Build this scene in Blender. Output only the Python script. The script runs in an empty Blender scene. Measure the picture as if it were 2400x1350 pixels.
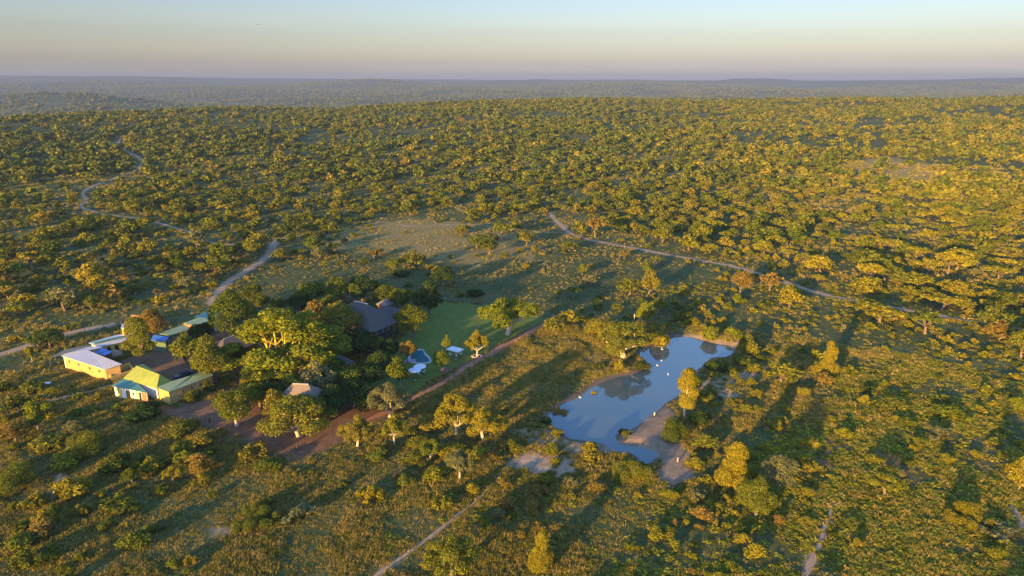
import bpy, math, random
import numpy as np
from mathutils import Vector
sc = bpy.context.scene
COL = sc.collection
R = math.radians
# ------------------------------------------------------------------ camera
F = 1600.0; PITCH = math.atan(490/F); CH = 60.0
CP, SP = math.cos(PITCH), math.sin(PITCH)
cam = bpy.data.cameras.new('camera'); co = bpy.data.objects.new('camera', cam); COL.objects.link(co)
cam.sensor_width = 36; cam.lens = 36*F/2400; cam.clip_start = .5; cam.clip_end = 90000
co.location = (0, 0, CH); co.rotation_euler = (math.pi/2-PITCH, 0, 0)
sc.camera = co
# ------------------------------------------------------------------ light
SUN_AZ = R(213.0); SUN_EL = R(8.7)       # azimuth from +Y clockwise, the sun is low behind the camera to the left
w = bpy.data.worlds.new('World'); sc.world = w; w.use_nodes = True
nt = w.node_tree; nt.nodes.clear()
out = nt.nodes.new('ShaderNodeOutputWorld'); bg = nt.nodes.new('ShaderNodeBackground')
sky = nt.nodes.new('ShaderNodeTexSky'); sky.sky_type = 'NISHITA'; sky.sun_disc = False
sky.sun_elevation = SUN_EL; sky.sun_rotation = SUN_AZ; sky.air_density = 1.0; sky.dust_density = .6; sky.ozone_density = 1.5
tc = nt.nodes.new('ShaderNodeTexCoord'); sx = nt.nodes.new('ShaderNodeSeparateXYZ')
nt.links.new(tc.outputs['Generated'], sx.inputs[0])
rp = nt.nodes.new('ShaderNodeValToRGB'); el = rp.color_ramp.elements
el[0].position = 0.0; el[0].color = (0.292, 0.299, 0.598, 1)
el[1].position = 1.0; el[1].color = (.88, 1.04, 1.45, 1)
for p, c in ((0.006, (0.286, 0.292, 0.544)), (0.021, (0.241, 0.238, 0.381)), (0.039, (0.272, 0.257, 0.340)), (0.057, (0.279, 0.267, 0.333)), (0.075, (0.309, 0.296, 0.364)), (0.107, (0.309, 0.309, 0.388)), (.2, (.45, .56, .78)), (.42, (.76, .95, 1.32))):
    e = el.new(p); e.color = (*c, 1)
st_ = nt.nodes.new('ShaderNodeMapping'); st_.inputs['Scale'].default_value = (2.2, 2.2, 42); nt.links.new(tc.outputs['Generated'], st_.inputs[0])
nz = nt.nodes.new('ShaderNodeTexNoise'); nz.inputs['Scale'].default_value = 1.3; nz.inputs['Detail'].default_value = 4; nt.links.new(st_.outputs[0], nz.inputs['Vector'])
ad = nt.nodes.new('ShaderNodeMath'); ad.operation = 'MULTIPLY_ADD'; nt.links.new(nz.outputs['Fac'], ad.inputs[0]); ad.inputs[1].default_value = .022; nt.links.new(sx.outputs['Z'], ad.inputs[2])
ae = nt.nodes.new('ShaderNodeMath'); ae.operation = 'SUBTRACT'; nt.links.new(ad.outputs[0], ae.inputs[0]); ae.inputs[1].default_value = .011; nt.links.new(ae.outputs[0], rp.inputs[0])
mx = nt.nodes.new('ShaderNodeMix'); mx.data_type = 'RGBA'; mx.blend_type = 'MULTIPLY'; mx.inputs[0].default_value = 1
nt.links.new(sky.outputs[0], mx.inputs[6]); nt.links.new(rp.outputs[0], mx.inputs[7])
nt.links.new(mx.outputs[2], bg.inputs[0]); nt.links.new(bg.outputs[0], out.inputs[0])
bg.inputs[1].default_value = 0.15
sl = bpy.data.lights.new('sun', 'SUN'); sl.energy = 5.0; sl.angle = R(1.2); sl.color = (1.0, .585, .15)
so = bpy.data.objects.new('sun', sl); COL.objects.link(so)
sd = Vector((math.sin(SUN_AZ)*math.cos(SUN_EL), math.cos(SUN_AZ)*math.cos(SUN_EL), math.sin(SUN_EL)))
so.rotation_euler = sd.to_track_quat('Z', 'Y').to_euler(); so.location = (0, 0, 200)
vs = sc.view_settings; vs.view_transform = 'Standard'; vs.look = 'None'; vs.exposure = 1.88; vs.gamma = 1
sc.render.engine = 'CYCLES'; sc.cycles.volume_bounces = 0; sc.cycles.max_bounces = 6; sc.cycles.transparent_max_bounces = 8

# ------------------------------------------------------------------ helpers
rng = np.random.default_rng(7)
def slope_at(x, y):
    dx = (x-1200)/F; dv = (675-y)/F
    fy = CP+dv*SP; fz = -SP+dv*CP
    return -fz/math.hypot(dx, fy), math.atan2(dx, fy)
def G(x, y, z=0.0):                      # photo point -> place on the plane at height z
    dx = (x-1200)/F; dv = (675-y)/F
    t = (z-CH)/(-SP+dv*CP)
    return (dx*t, (CP+dv*SP)*t)
def PX(X, Y, Z=0.0):                     # place -> photo point
    d = Y*CP-(Z-CH)*SP
    return 1200+F*X/d, 675-F*(Y*SP+(Z-CH)*CP)/d
def GP(pts, z=0.0): return np.array([G(a, b, z) for a, b in pts])
def tag(o, label=None, cat=None, group=None, kind=None):
    if label: o['label'] = label
    if cat: o['category'] = cat
    if group: o['group'] = group
    if kind: o['kind'] = kind
    return o
def link(name, me, parent=None, mats=()):
    o = bpy.data.objects.new(name, me); COL.objects.link(o)
    for m in mats: me.materials.append(m)
    if parent: o.parent = parent
    return o
def empty(name, loc, rz=0.0):
    o = bpy.data.objects.new(name, None); COL.objects.link(o)
    o.location = loc; o.rotation_euler = (0, 0, rz); o.empty_display_size = .3
    return o
class MB:
    def __init__(s): s.v = []; s.f = []; s.smooth = False
    def poly(s, pts):
        n = len(s.v); s.v += [tuple(p) for p in pts]; s.f.append(tuple(range(n, n+len(pts)))); return s
    def prism(s, xy, z0, z1):            # z0,z1 numbers or lists per corner
        n = len(xy); k = len(s.v)
        a = z0 if hasattr(z0, '__len__') else [z0]*n; b = z1 if hasattr(z1, '__len__') else [z1]*n
        s.v += [(p[0], p[1], a[i]) for i, p in enumerate(xy)]+[(p[0], p[1], b[i]) for i, p in enumerate(xy)]
        s.f.append(tuple(range(k+n-1, k-1, -1))); s.f.append(tuple(range(k+n, k+2*n)))
        for i in range(n):
            j = (i+1) % n; s.f.append((k+i, k+j, k+n+j, k+n+i))
        return s
    def box(s, x0, x1, y0, y1, z0, z1): return s.prism([(x0, y0), (x1, y0), (x1, y1), (x0, y1)], z0, z1)
    def tube(s, pts, rad, n=7):
        pts = [Vector(p) for p in pts]; k0 = len(s.v)
        for i, p in enumerate(pts):
            d = (pts[min(i+1, len(pts)-1)]-pts[max(i-1, 0)])
            if d.length < 1e-6: d = Vector((0, 0, 1))
            d.normalize(); a = d.cross(Vector((.31, .9, .2))).normalized(); b = d.cross(a)
            for j in range(n):
                t = 2*math.pi*j/n; q = p+(a*math.cos(t)+b*math.sin(t))*rad[i]; s.v.append(tuple(q))
        for i in range(len(pts)-1):
            for j in range(n):
                k = k0+i*n; s.f.append((k+j, k+(j+1) % n, k+n+(j+1) % n, k+n+j))
        s.f.append(tuple(range(k0+n-1, k0-1, -1))); e = k0+(len(pts)-1)*n; s.f.append(tuple(range(e, e+n)))
        return s
    def lathe(s, prof, cx=0, cy=0, n=16, sy=1.0):
        k0 = len(s.v)
        for r, z in prof:
            for j in range(n):
                t = 2*math.pi*j/n; s.v.append((cx+r*math.cos(t), cy+r*sy*math.sin(t), z))
        for i in range(len(prof)-1):
            for j in range(n):
                k = k0+i*n; s.f.append((k+j, k+(j+1) % n, k+n+(j+1) % n, k+n+j))
        s.f.append(tuple(range(k0+n-1, k0-1, -1))); e = k0+(len(prof)-1)*n; s.f.append(tuple(range(e, e+n)))
        return s
    def mesh(s, name):
        me = bpy.data.meshes.new(name); me.from_pydata(s.v, [], s.f); me.update()
        if s.smooth: me.shade_smooth()
        return me
    def build(s, name, mat, parent=None): return link(name, s.mesh(name), parent, [mat])
def np_mesh(name, V, Fq, smooth=False):
    me = bpy.data.meshes.new(name); n, m, k = len(V), len(Fq), Fq.shape[1]
    me.vertices.add(n); me.vertices.foreach_set('co', np.asarray(V, np.float32).ravel())
    me.loops.add(m*k); me.loops.foreach_set('vertex_index', Fq.astype(np.int32).ravel())
    me.polygons.add(m); me.polygons.foreach_set('loop_start', np.arange(0, m*k, k, dtype=np.int32))
    me.polygons.foreach_set('use_smooth', np.full(m, smooth)); me.update(calc_edges=True); return me

# value noise in the plane, for terrain and for where plants grow
_T = rng.random((256, 256))
def vnoise(x, y):
    x = np.asarray(x, float); y = np.asarray(y, float)
    xi = np.floor(x).astype(int); yi = np.floor(y).astype(int); fx = x-xi; fy = y-yi
    fx = fx*fx*(3-2*fx); fy = fy*fy*(3-2*fy)
    a = _T[xi % 256, yi % 256]; b = _T[(xi+1) % 256, yi % 256]; c = _T[xi % 256, (yi+1) % 256]; d = _T[(xi+1) % 256, (yi+1) % 256]
    return (a*(1-fx)+b*fx)*(1-fy)+(c*(1-fx)+d*fx)*fy
def fbm(x, y, o=3):
    s = 0; a = .5
    for i in range(o): s = s+a*vnoise(x*2**i+17*i, y*2**i+31*i); a *= .5
    return s/(1-.5**o)
def sstep(a, b, x):
    t = np.clip((x-a)/(b-a), 0, 1); return t*t*(3-2*t)
def sdf_poly(P, X, Y):                    # signed distance, inside positive
    d = np.full(X.shape, 1e9); ins = np.zeros(X.shape, bool); n = len(P)
    for i in range(n):
        ax, ay = P[i]; bx, by = P[(i+1) % n]; ex, ey = bx-ax, by-ay
        t = np.clip(((X-ax)*ex+(Y-ay)*ey)/(ex*ex+ey*ey+1e-9), 0, 1)
        d = np.minimum(d, np.hypot(X-ax-t*ex, Y-ay-t*ey))
        c = ((ay > Y) != (by > Y)) & (X < (bx-ax)*(Y-ay)/((by-ay) if by != ay else 1e-9)+ax)
        ins ^= c
    return np.where(ins, d, -d)
def dist_line(P, X, Y):
    d = np.full(X.shape, 1e9)
    for i in range(len(P)-1):
        ax, ay = P[i]; bx, by = P[i+1]; ex, ey = bx-ax, by-ay
        t = np.clip(((X-ax)*ex+(Y-ay)*ey)/(ex*ex+ey*ey+1e-9), 0, 1)
        d = np.minimum(d, np.hypot(X-ax-t*ex, Y-ay-t*ey))
    return d
def smooth_line(P, step=1.0):
    P = [np.array(p, float) for p in P]; o = []
    for i in range(len(P)-1):
        p0 = P[max(i-1, 0)]; p1 = P[i]; p2 = P[i+1]; p3 = P[min(i+2, len(P)-1)]
        n = max(2, int(np.linalg.norm(p2-p1)/step))
        for k in range(n):
            t = k/n; o.append(.5*((2*p1)+(p2-p0)*t+(2*p0-5*p1+4*p2-p3)*t*t+(-p0+3*p1-3*p2+p3)*t**3))
    o.append(P[-1]); return np.array(o)

# ------------------------------------------------------------------ outlines read from the photo
POND = smooth_line(list(GP([(1577,792),(1612,790),(1651,799),(1683,807),(1707,810),(1716,820),(1714,828),(1698,836),(1666,838),(1654,850),(1636,864),(1618,878),(1606,900),(1590,925),(1562,942),(1544,959),(1526,971),(1500,992),(1476,1007),(1446,1016),(1442,1027),(1458,1044),(1491,1048),(1517,1053),(1547,1066),(1535,1070),(1520,1086),(1504,1082),(1485,1064),(1434,1056),(1417,1041),(1363,1030),(1334,1027),(1322,1015),(1310,1004),(1277,992),(1292,968),(1322,947),(1354,933),(1384,912),(1408,900),(1430,890),(1455,882),(1488,876),(1520,853),(1500,832),(1511,817),(1541,814),(1565,804),(1577,792)], -.6)), .6)
LAWN = GP([(1030,708),(1110,712),(1240,735),(1296,752),(1262,772),(1190,803),(1130,835),(1080,862),(1030,888),(960,925),(880,945),(800,930),(840,870),(900,815),(960,770),(985,735)])
YARD = GP([(372,955),(430,950),(520,925),(556,885),(540,860),(600,840),(760,860),(850,900),(850,950),(900,955),(960,935),(960,950),(900,985),(850,1010),(800,1040),(750,1058),(700,1078),(640,1066),(590,1045),(530,1020),(470,1002),(400,978),(350,962)])
COURT = GP([(252,862),(300,835),(360,820),(400,795),(470,770),(560,770),(560,830),(470,850),(450,880),(380,905),(300,880)])
HALO = GP([(100,800),(300,745),(480,715),(560,690),(800,680),(960,690),(1030,700),(1300,752),(1130,845),(980,935),(850,1000),(700,1085),(560,1045),(350,970),(270,945),(130,870)])
SAND1 = GP([(1185,1075),(1230,1060),(1285,1068),(1330,1085),(1345,1105),(1300,1118),(1240,1108),(1200,1100)])
SAND2 = GP([(1446,1018),(1476,1007),(1526,971),(1562,950),(1590,965),(1575,1000),(1600,1030),(1625,1060),(1620,1110),(1585,1150),(1545,1130),(1540,1085),(1550,1066),(1500,1046),(1460,1040)])
SAND3 = GP([(1640,880),(1700,880),(1770,870),(1790,850),(1800,860),(1760,890),(1700,905),(1740,930),(1700,940),(1660,915),(1625,910)])
SAND4 = GP([(1600,775),(1650,785),(1715,800),(1735,790),(1745,800),(1720,815),(1680,806),(1610,788)])
SAND5 = GP([(1170,985),(1220,1000),(1290,1005),(1330,1028),(1420,1045),(1440,1065),(1330,1062),(1240,1040),(1180,1010)])
SAND6 = GP([(1368,838),(1390,830),(1420,834),(1400,842)])
SAND7 = GP([(480,1240),(520,1232),(560,1240),(530,1258),(490,1255)])
REDF = GP([(1900,985),(1990,975),(2080,1000),(2120,1060),(2080,1120),(1980,1100),(1900,1080)])
LIT_STRAW = GP([(640,560),(740,543),(900,518),(1000,512),(1100,525),(1250,552),(1240,600),(1120,622),(950,592),(760,580)])  # straw meadow band, with its sunlit golden streaks put into the ground colour
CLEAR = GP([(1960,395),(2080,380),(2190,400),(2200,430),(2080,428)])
def rd(pts, w, name, kind='road', z=0): return dict(px=pts, w=w, name=name, kind=kind)
ROADS = {
 'winding_road': (rd([(287,350),(281,362),(300,372),(334,385),(330,398),(315,410),(296,418),(272,424),(240,434),(214,443),(195,455),(200,470),(190,485),(220,496),(250,503),(325,513),(370,523),(415,536),(450,546),(470,562),(500,570),(535,574),(590,572),(645,567)], 1.7, 'road')),
 'lodge_road': (rd([(700,553),(660,560),(645,567),(637,585),(625,602),(600,620),(570,640),(545,655),(520,675),(505,697),(498,712)], 2.6, 'road')),
 'field_road': (rd([(1290,500),(1298,512),(1316,528),(1335,546),(1380,561),(1450,575),(1530,590),(1600,603),(1680,617),(1740,630),(1800,650),(1850,665),(1900,682),(1980,700),(2050,712),(2130,728),(2200,740),(2270,752),(2340,763),(2440,782)], 1.8, 'road')),
 'driveway': (rd([(-60,846),(0,831),(40,820),(75,808),(120,793),(161,781),(220,769),(285,759)], 2.6, 'road')),
 'entrance_path': (rd([(-20,957),(21,953),(60,953),(109,944),(155,932),(207,920),(259,905)], 2.0, 'path')),
 'red_path': (rd([(1310,744),(1282,758),(1230,787),(1180,812),(1135,838),(1090,864),(1030,903),(960,938),(900,968),(850,990)], 1.9, 'path')),
 'foot_path': (rd([(1196,1088),(1176,1105),(1160,1130),(1120,1170),(1060,1218),(1000,1265),(930,1315),(880,1350),(840,1375)], .55, 'path')),
 'side_path': (rd([(155,1070),(148,1090),(135,1130),(118,1172)], .6, 'path')),
 'field_path': (rd([(1952,1175),(1935,1240),(1915,1290),(1885,1350),(1870,1390)], .9, 'path')),
 'meadow_track': (rd([(940,529),(1000,530),(1080,526),(1140,529),(1200,537),(1270,543),(1335,547)], .8, 'path')),
 'corner_path': (rd([(2380,1190),(2395,1230),(2420,1270)], 1.4, 'path')),
}
for k, r_ in ROADS.items(): r_['ln'] = smooth_line(list(GP(r_['px'])), 2.5)

# ------------------------------------------------------------------ terrain
CREST = [(-400,300),(0,283),(120,276),(350,265),(550,256),(660,258),(780,262),(850,253),(1050,243),(1200,239),(1330,236),(1460,235),(1550,239),(1700,238),(1900,235),(2050,233),(2200,236),(2300,233),(2400,232),(2800,226)]
_ca = []; _cs = []; _cr = []
for x, y in CREST:
    s, a = slope_at(x, y); _ca.append(a); _cs.append(s)
    _cr.append(900+420*min(max((x-0)/2400, 0), 1)**.7)
FARH = [(-400,176),(0,177),(300,180),(700,184),(1100,187),(2000,189),(2400,186),(2800,185)]
_fa = []; _fs = []
for x, y in FARH:
    s, a = slope_at(x, y); _fa.append(a); _fs.append(s)
def H0(X, Y):
    X = np.asarray(X, float); Y = np.asarray(Y, float); r = np.hypot(X, Y); a = np.arctan2(X, Y)
    rc = np.interp(a, _ca, _cr); hc = CH-rc*np.interp(a, _ca, _cs)
    t = sstep(330, 1, r*0+330) if False else np.clip((r-380)/(rc-380), 0, 1)
    up = hc*(t**1.15)*(3-2*t**1.15)*.0+hc*(t*t*(3-2*t))
    roll = (fbm(X/170+9, Y/170+4, 3)-.5)*9*sstep(380, 700, r)*(1-sstep(.85, 1.0, r/rc))
    h = up+roll
    u = sstep(1.0, 1.55, r/rc)
    back = -58+(fbm(X/900+3, Y/900+7, 4)-.5)*130+20*np.exp(-((r-3300)/900)**2)*np.clip(-a*2, 0, 1)
    back = back+sstep(3000, 7000, r)*14
    h = h*(1-u)+back*u
    fs = np.interp(a, _fa, _fs)
    far = CH-fs*r+(fbm(X/1300+2, Y/1300+5, 4)-.5)*190*sstep(3000, 4500, r)*(1-sstep(8000, 10200, r))-30*sstep(3000, 5000, r)*(1-sstep(7500, 9800, r))
    v = sstep(3500, 8500, r)
    h = h*(1-v)+far*v
    return np.where(r < 330, 0, h)
_pb = (POND[:, 0].min()-8, POND[:, 0].max()+8, POND[:, 1].min()-8, POND[:, 1].max()+8)
def H(X, Y):
    X = np.asarray(X, float); Y = np.asarray(Y, float); h = np.atleast_1d(H0(X, Y)).copy(); x = np.atleast_1d(X); y = np.atleast_1d(Y)
    m = (x > _pb[0]) & (x < _pb[1]) & (y > _pb[2]) & (y < _pb[3])
    if m.any():
        s = sdf_poly(POND, x[m], y[m]); z = -.6-.32*s
        z = np.clip(z, -1.6, 0); z = np.where(s < 0, -.6+.6*sstep(0, 2.6, -s), z); h[m] = z
    return h
def Hs(x, y): return float(H(np.array([x]), np.array([y]))[0])

ys = np.concatenate([np.arange(1560, 900, -4.0), np.arange(900, 700, -2.5), np.arange(700, 250, -2.0)])
rows = [CH/slope_at(1200, y)[0] for y in ys]; rows = [2, 8, 16, 26, 36, 46]+[r for r in rows if r > 50]
r = rows[-1]
while r < 10500: r *= 1.016; rows.append(r)
rows = np.array(rows)
fr = R(45); az = np.concatenate([np.arange(-fr, fr, R(.17)), np.arange(fr, 2*math.pi-fr, R(4))])
nr, na = len(rows), len(az)
RR, AA = np.meshgrid(rows, az, indexing='ij'); X = RR*np.sin(AA); Y = RR*np.cos(AA); Z = H(X.ravel(), Y.ravel()).reshape(X.shape)
near = RR < 420
Z = Z+np.where(near & (Z > -.01), (fbm(X/6, Y/6, 2)-.5)*.10, 0)*0
idx = np.arange(nr*na).reshape(nr, na)
a = idx[:-1, :]; b = idx[1:, :]; a2 = np.roll(a, -1, 1); b2 = np.roll(b, -1, 1)
Fq = np.stack([a.ravel(), a2.ravel(), b2.ravel(), b.ravel()], 1)[:, ::-1]
V = np.stack([X.ravel(), Y.ravel(), Z.ravel()], 1)
me = np_mesh('ground', V, Fq, True)
ground = link('ground', me); tag(ground, kind='structure')
xv, yv = X.ravel(), Y.ravel(); nn = (np.hypot(xv, yv) < 700) & (np.abs(np.arctan2(xv, yv)) < R(50))
xn, yn = xv[nn], yv[nn]; wob = (fbm(xn/3.1, yn/3.1, 3)-.5)
def attr(name, vals):
    at = me.attributes.new(name, 'FLOAT', 'POINT'); full = np.zeros(len(xv), np.float32); full[nn] = vals; at.data.foreach_set('value', full)
lawn = sstep(-1.3, 1.1, wob*2+ sdf_poly(LAWN, xn, yn)+wob)
dirt = np.maximum(sstep(-1.6, 1.0, sdf_poly(YARD, xn, yn)+wob*5), .9*sstep(-1.0, 1.0, sdf_poly(COURT, xn, yn)+wob*2))
dirt = np.maximum(dirt, 1-sstep(.8, 2.0, dist_line(ROADS['red_path']['ln'], xn, yn)+wob*1.2))
sand = sstep(-1.2, 1.0, sdf_poly(SAND1, xn, yn)+wob*6)
for S, k in ((SAND2, .45), (SAND3, .8), (SAND4, .85), (SAND5, .6), (SAND6, .9), (SAND7, .6)):
    sand = np.maximum(sand, k*sstep(-1.2, 1.0, sdf_poly(S, xn, yn)+wob*4))
sp = sdf_poly(POND, xn, yn); mud = np.maximum(sstep(-2.6, -.6, sp+wob*3), sstep(-1.2, 1.0, sdf_poly(SAND2, xn, yn)+wob*4))
for k, r_ in ROADS.items():
    if k != 'red_path': sand = np.maximum(sand, .8*(1-sstep(r_['w']*.35, r_['w']*.95, dist_line(r_['ln'], xn, yn)+wob*2)))
red = sstep(-6, 5, sdf_poly(REDF, xn, yn)+wob*14)
attr('lawn', lawn*(1-dirt)); attr('dirt', dirt); attr('sand', sand); attr('mud', mud); attr('red', red)
dry_lit = np.maximum(sstep(-14, 10, sdf_poly(CLEAR, xn, yn)+wob*30), .75*sstep(-6, 4, sdf_poly(LIT_STRAW, xn, yn)+wob*22)); attr('dry_lit', dry_lit)  # dry grass of the hillside clearing, plus sunlight painted into the meadow band

# ------------------------------------------------------------------ materials
def newmat(name):
    m = bpy.data.materials.new(name); m.use_nodes = True; n = m.node_tree; n.nodes.clear()
    o = n.nodes.new('ShaderNodeOutputMaterial'); return m, n, o
def noise(n, scale, det=4, vec=None, rough=.6):
    t = n.nodes.new('ShaderNodeTexNoise'); t.inputs['Scale'].default_value = scale; t.inputs['Detail'].default_value = det; t.inputs['Roughness'].default_value = rough
    if vec: n.links.new(vec, t.inputs['Vector'])
    return t.outputs['Fac']
def mix(n, f, a, b):
    m = n.nodes.new('ShaderNodeMix'); m.data_type = 'RGBA'
    for s, v in ((0, f), (6, a), (7, b)):
        if hasattr(v, 'is_output'): n.links.new(v, m.inputs[s])
        else: m.inputs[s].default_value = v if s == 0 else (*v, 1)
    return m.outputs[2]
def ramp(n, f, stops):
    r = n.nodes.new('ShaderNodeValToRGB'); n.links.new(f, r.inputs[0]); e = r.color_ramp.elements
    e[0].position = stops[0][0]; e[0].color = (*stops[0][1], 1); e[1].position = stops[-1][0]; e[1].color = (*stops[-1][1], 1)
    for p, c in stops[1:-1]: q = e.new(p); q.color = (*c, 1)
    return r.outputs[0]
def rampf(n, f, a, b):
    r = n.nodes.new('ShaderNodeMapRange'); r.inputs[1].default_value = a; r.inputs[2].default_value = b; n.links.new(f, r.inputs[0]); return r.outputs[0]
def bump(n, h, st, dist):
    b = n.nodes.new('ShaderNodeBump'); b.inputs['Strength'].default_value = st; b.inputs['Distance'].default_value = dist; n.links.new(h, b.inputs['Height']); return b.outputs[0]
def princ(n, o, col, rough=.9, nrm=None, metal=0, spec=.2):
    p = n.nodes.new('ShaderNodeBsdfPrincipled')
    if hasattr(col, 'is_output'): n.links.new(col, p.inputs['Base Color'])
    else: p.inputs['Base Color'].default_value = (*col, 1)
    p.inputs['Roughness'].default_value = rough; p.inputs['Metallic'].default_value = metal; p.inputs['Specular IOR Level'].default_value = spec
    if nrm: n.links.new(nrm, p.inputs['Normal'])
    n.links.new(p.outputs[0], o.inputs[0]); return p
def solid(name, col, rough=.7, metal=0, var=.25, scale=3.0, bs=0.0, spec=.3):
    m, n, o = newmat(name); g = n.nodes.new('ShaderNodeNewGeometry').outputs['Position']
    f = noise(n, scale, 5, g); c = mix(n, f, tuple(v*(1-var) for v in col), tuple(min(1, v*(1+var)) for v in col))
    princ(n, o, c, rough, bump(n, f, bs, .05) if bs else None, metal, spec); return m
def leafmat(name, cols, tr=.25, world=True):
    m, n, o = newmat(name); oi = n.nodes.new('ShaderNodeObjectInfo'); ge = n.nodes.new('ShaderNodeNewGeometry')
    st = [(i/(len(cols)-1), c) for i, c in enumerate(cols)]
    c = ramp(n, oi.outputs['Random'], st)
    lum = n.nodes.new('ShaderNodeHueSaturation'); n.links.new(c, lum.inputs['Color']); n.links.new(rampf(n, ge.outputs['Random Per Island'], 0, 1), lum.inputs['Value'])
    mr = lum.inputs['Value'].links[0].from_node; mr.inputs[3].default_value = .6; mr.inputs[4].default_value = 1.45
    c = lum.outputs[0]
    d = n.nodes.new('ShaderNodeBsdfDiffuse'); t = n.nodes.new('ShaderNodeBsdfTranslucent'); ms = n.nodes.new('ShaderNodeMixShader'); ms.inputs[0].default_value = tr
    n.links.new(c, d.inputs[0]); n.links.new(c, t.inputs[0]); n.links.new(d.outputs[0], ms.inputs[1]); n.links.new(t.outputs[0], ms.inputs[2]); n.links.new(ms.outputs[0], o.inputs[0])
    return m
L_OLIVE = leafmat('leaf_olive', [(.070,.088,.014),(.155,.157,.018),(.105,.130,.018),(.195,.165,.022)])
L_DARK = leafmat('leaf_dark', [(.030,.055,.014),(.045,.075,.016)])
L_LIME = leafmat('leaf_lime', [(.145,.170,.014),(.17,.185,.016)])
L_GREEN = leafmat('leaf_green', [(.075,.105,.014),(.105,.125,.014)])
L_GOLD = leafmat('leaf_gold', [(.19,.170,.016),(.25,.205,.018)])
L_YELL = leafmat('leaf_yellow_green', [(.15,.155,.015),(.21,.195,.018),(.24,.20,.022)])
L_GREY = leafmat('leaf_grey_green', [(.13,.14,.055),(.16,.155,.06)])
L_BROWN = leafmat('leaf_bronze', [(.17,.125,.026),(.21,.145,.030)])
L_BUSH = leafmat('leaf_bush', [(.065,.085,.015),(.115,.125,.016),(.165,.158,.018),(.21,.165,.022)])
L_GRASS = leafmat('leaf_grass', [(.14,.145,.034),(.27,.215,.055),(.38,.28,.088),(.20,.185,.045)], .35)
L_FORB = leafmat('leaf_forb', [(.18,.20,.020),(.27,.25,.024),(.22,.22,.026),(.30,.23,.040)], .25)
BARK = solid('bark', (.16,.12,.085), .95, 0, .35, 6, .5)
BARKP = solid('pale_bark', (.42,.36,.27), .9, 0, .25, 5, .3)
BARKY = solid('yellow_bark', (.40,.33,.06), .9, 0, .25, 4, .3)

m, n, o = newmat('ground_mat')
g = n.nodes.new('ShaderNodeNewGeometry').outputs['Position']
def at(name):
    t = n.nodes.new('ShaderNodeAttribute'); t.attribute_name = name; return t.outputs['Fac']
big = noise(n, .012, 4, g); sm = noise(n, .45, 4, g, .7); mid = noise(n, .12, 5, g); fin = noise(n, 1.6, 6, g, .75)
c = ramp(n, mid, [(.25, (.055,.080,.027)), (.45, (.088,.105,.034)), (.6, (.15,.138,.050)), (.8, (.26,.20,.085))])
c = mix(n, rampf(n, big, .4, .7), c, (.070,.085,.030))
c = mix(n, rampf(n, fin, .3, .75), mix(n, .6, c, (.03,.042,.014)), c); c = mix(n, rampf(n, sm, .35, .6), mix(n, .55, c, (.030,.045,.015)), c)
soil = mix(n, rampf(n, sm, .35, .65), ramp(n, fin, [(.3, (.11,.062,.036)), (.7, (.17,.10,.06))]), ramp(n, fin, [(.3, (.17,.095,.055)), (.7, (.24,.145,.085))]))
c = mix(n, at('red'), c, mix(n, rampf(n, fin, .35, .65), (.10,.075,.035), (.22,.11,.06)))
c = mix(n, at('dry_lit'), c, mix(n, rampf(n, fin, .3, .7), (.17,.14,.050), (.30,.22,.085)))  # straw colour, also standing in for low sun on the meadow grass
c = mix(n, at('lawn'), c, ramp(n, noise(n, .5, 3, g), [(.3, (.085,.120,.026)), (.7, (.135,.165,.034))]))
c = mix(n, at('mud'), c, ramp(n, mid, [(.3, (.10,.075,.055)), (.7, (.17,.13,.095))]))
c = mix(n, at('dirt'), c, soil)
c = mix(n, at('sand'), c, ramp(n, noise(n, .7, 4, g), [(.3, (.22,.155,.10)), (.5, (.31,.225,.145)), (.7, (.44,.33,.22))]))
princ(n, o, c, .95, bump(n, fin, .9, .12), 0, .05)
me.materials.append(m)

def roadmat(name, a, b):
    m, n, o = newmat(name); g = n.nodes.new('ShaderNodeNewGeometry').outputs['Position']
    f = noise(n, .9, 6, g); princ(n, o, ramp(n, f, [(.3, a), (.7, b)]), .95, bump(n, noise(n, 4, 4, g), .5, .05), 0, .05); return m
ROADM = roadmat('pale_dirt_track', (.23,.165,.105), (.36,.26,.17))
REDM = roadmat('red_dirt_track', (.26,.12,.065), (.40,.20,.11))
for k, r_ in ROADS.items():
    P = smooth_line(list(GP(r_['px'])), 1.2); d = np.gradient(P, axis=0); d /= np.linalg.norm(d, axis=1)[:, None]+1e-9
    N = np.stack([-d[:, 1], d[:, 0]], 1); n_ = len(P); s_ = np.arange(n_)*1.2
    wl = r_['w']*.5*(.75+.5*vnoise(s_/4+3, s_*0+len(k))); wr = r_['w']*.5*(.75+.5*vnoise(s_/4+80, s_*0+len(k)))
    tp = np.clip(np.minimum(np.arange(n_), np.arange(n_)[::-1])/4, .1, 1)
    cs = []
    for q in (1, .5, 0, -.5, -1):
        off = N*((wl if q > 0 else wr)*q*tp)[:, None]; Q = P+off; z = H(Q[:, 0], Q[:, 1])+(.05 if k != 'winding_road' else .12)+.02*(1-abs(q)); cs.append(np.column_stack([Q, z]))
    V = np.stack(cs, 1).reshape(-1, 3); ii = np.arange(n_*5).reshape(n_, 5)
    Fq = np.stack([ii[:-1, :-1].ravel(), ii[:-1, 1:].ravel(), ii[1:, 1:].ravel(), ii[1:, :-1].ravel()], 1)[:, ::-1]
    rm = np_mesh(r_['name'], V, Fq, True); o_ = link(r_['name'], rm, None, [REDM if k == 'red_path' else ROADM]); tag(o_, kind='structure')

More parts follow.
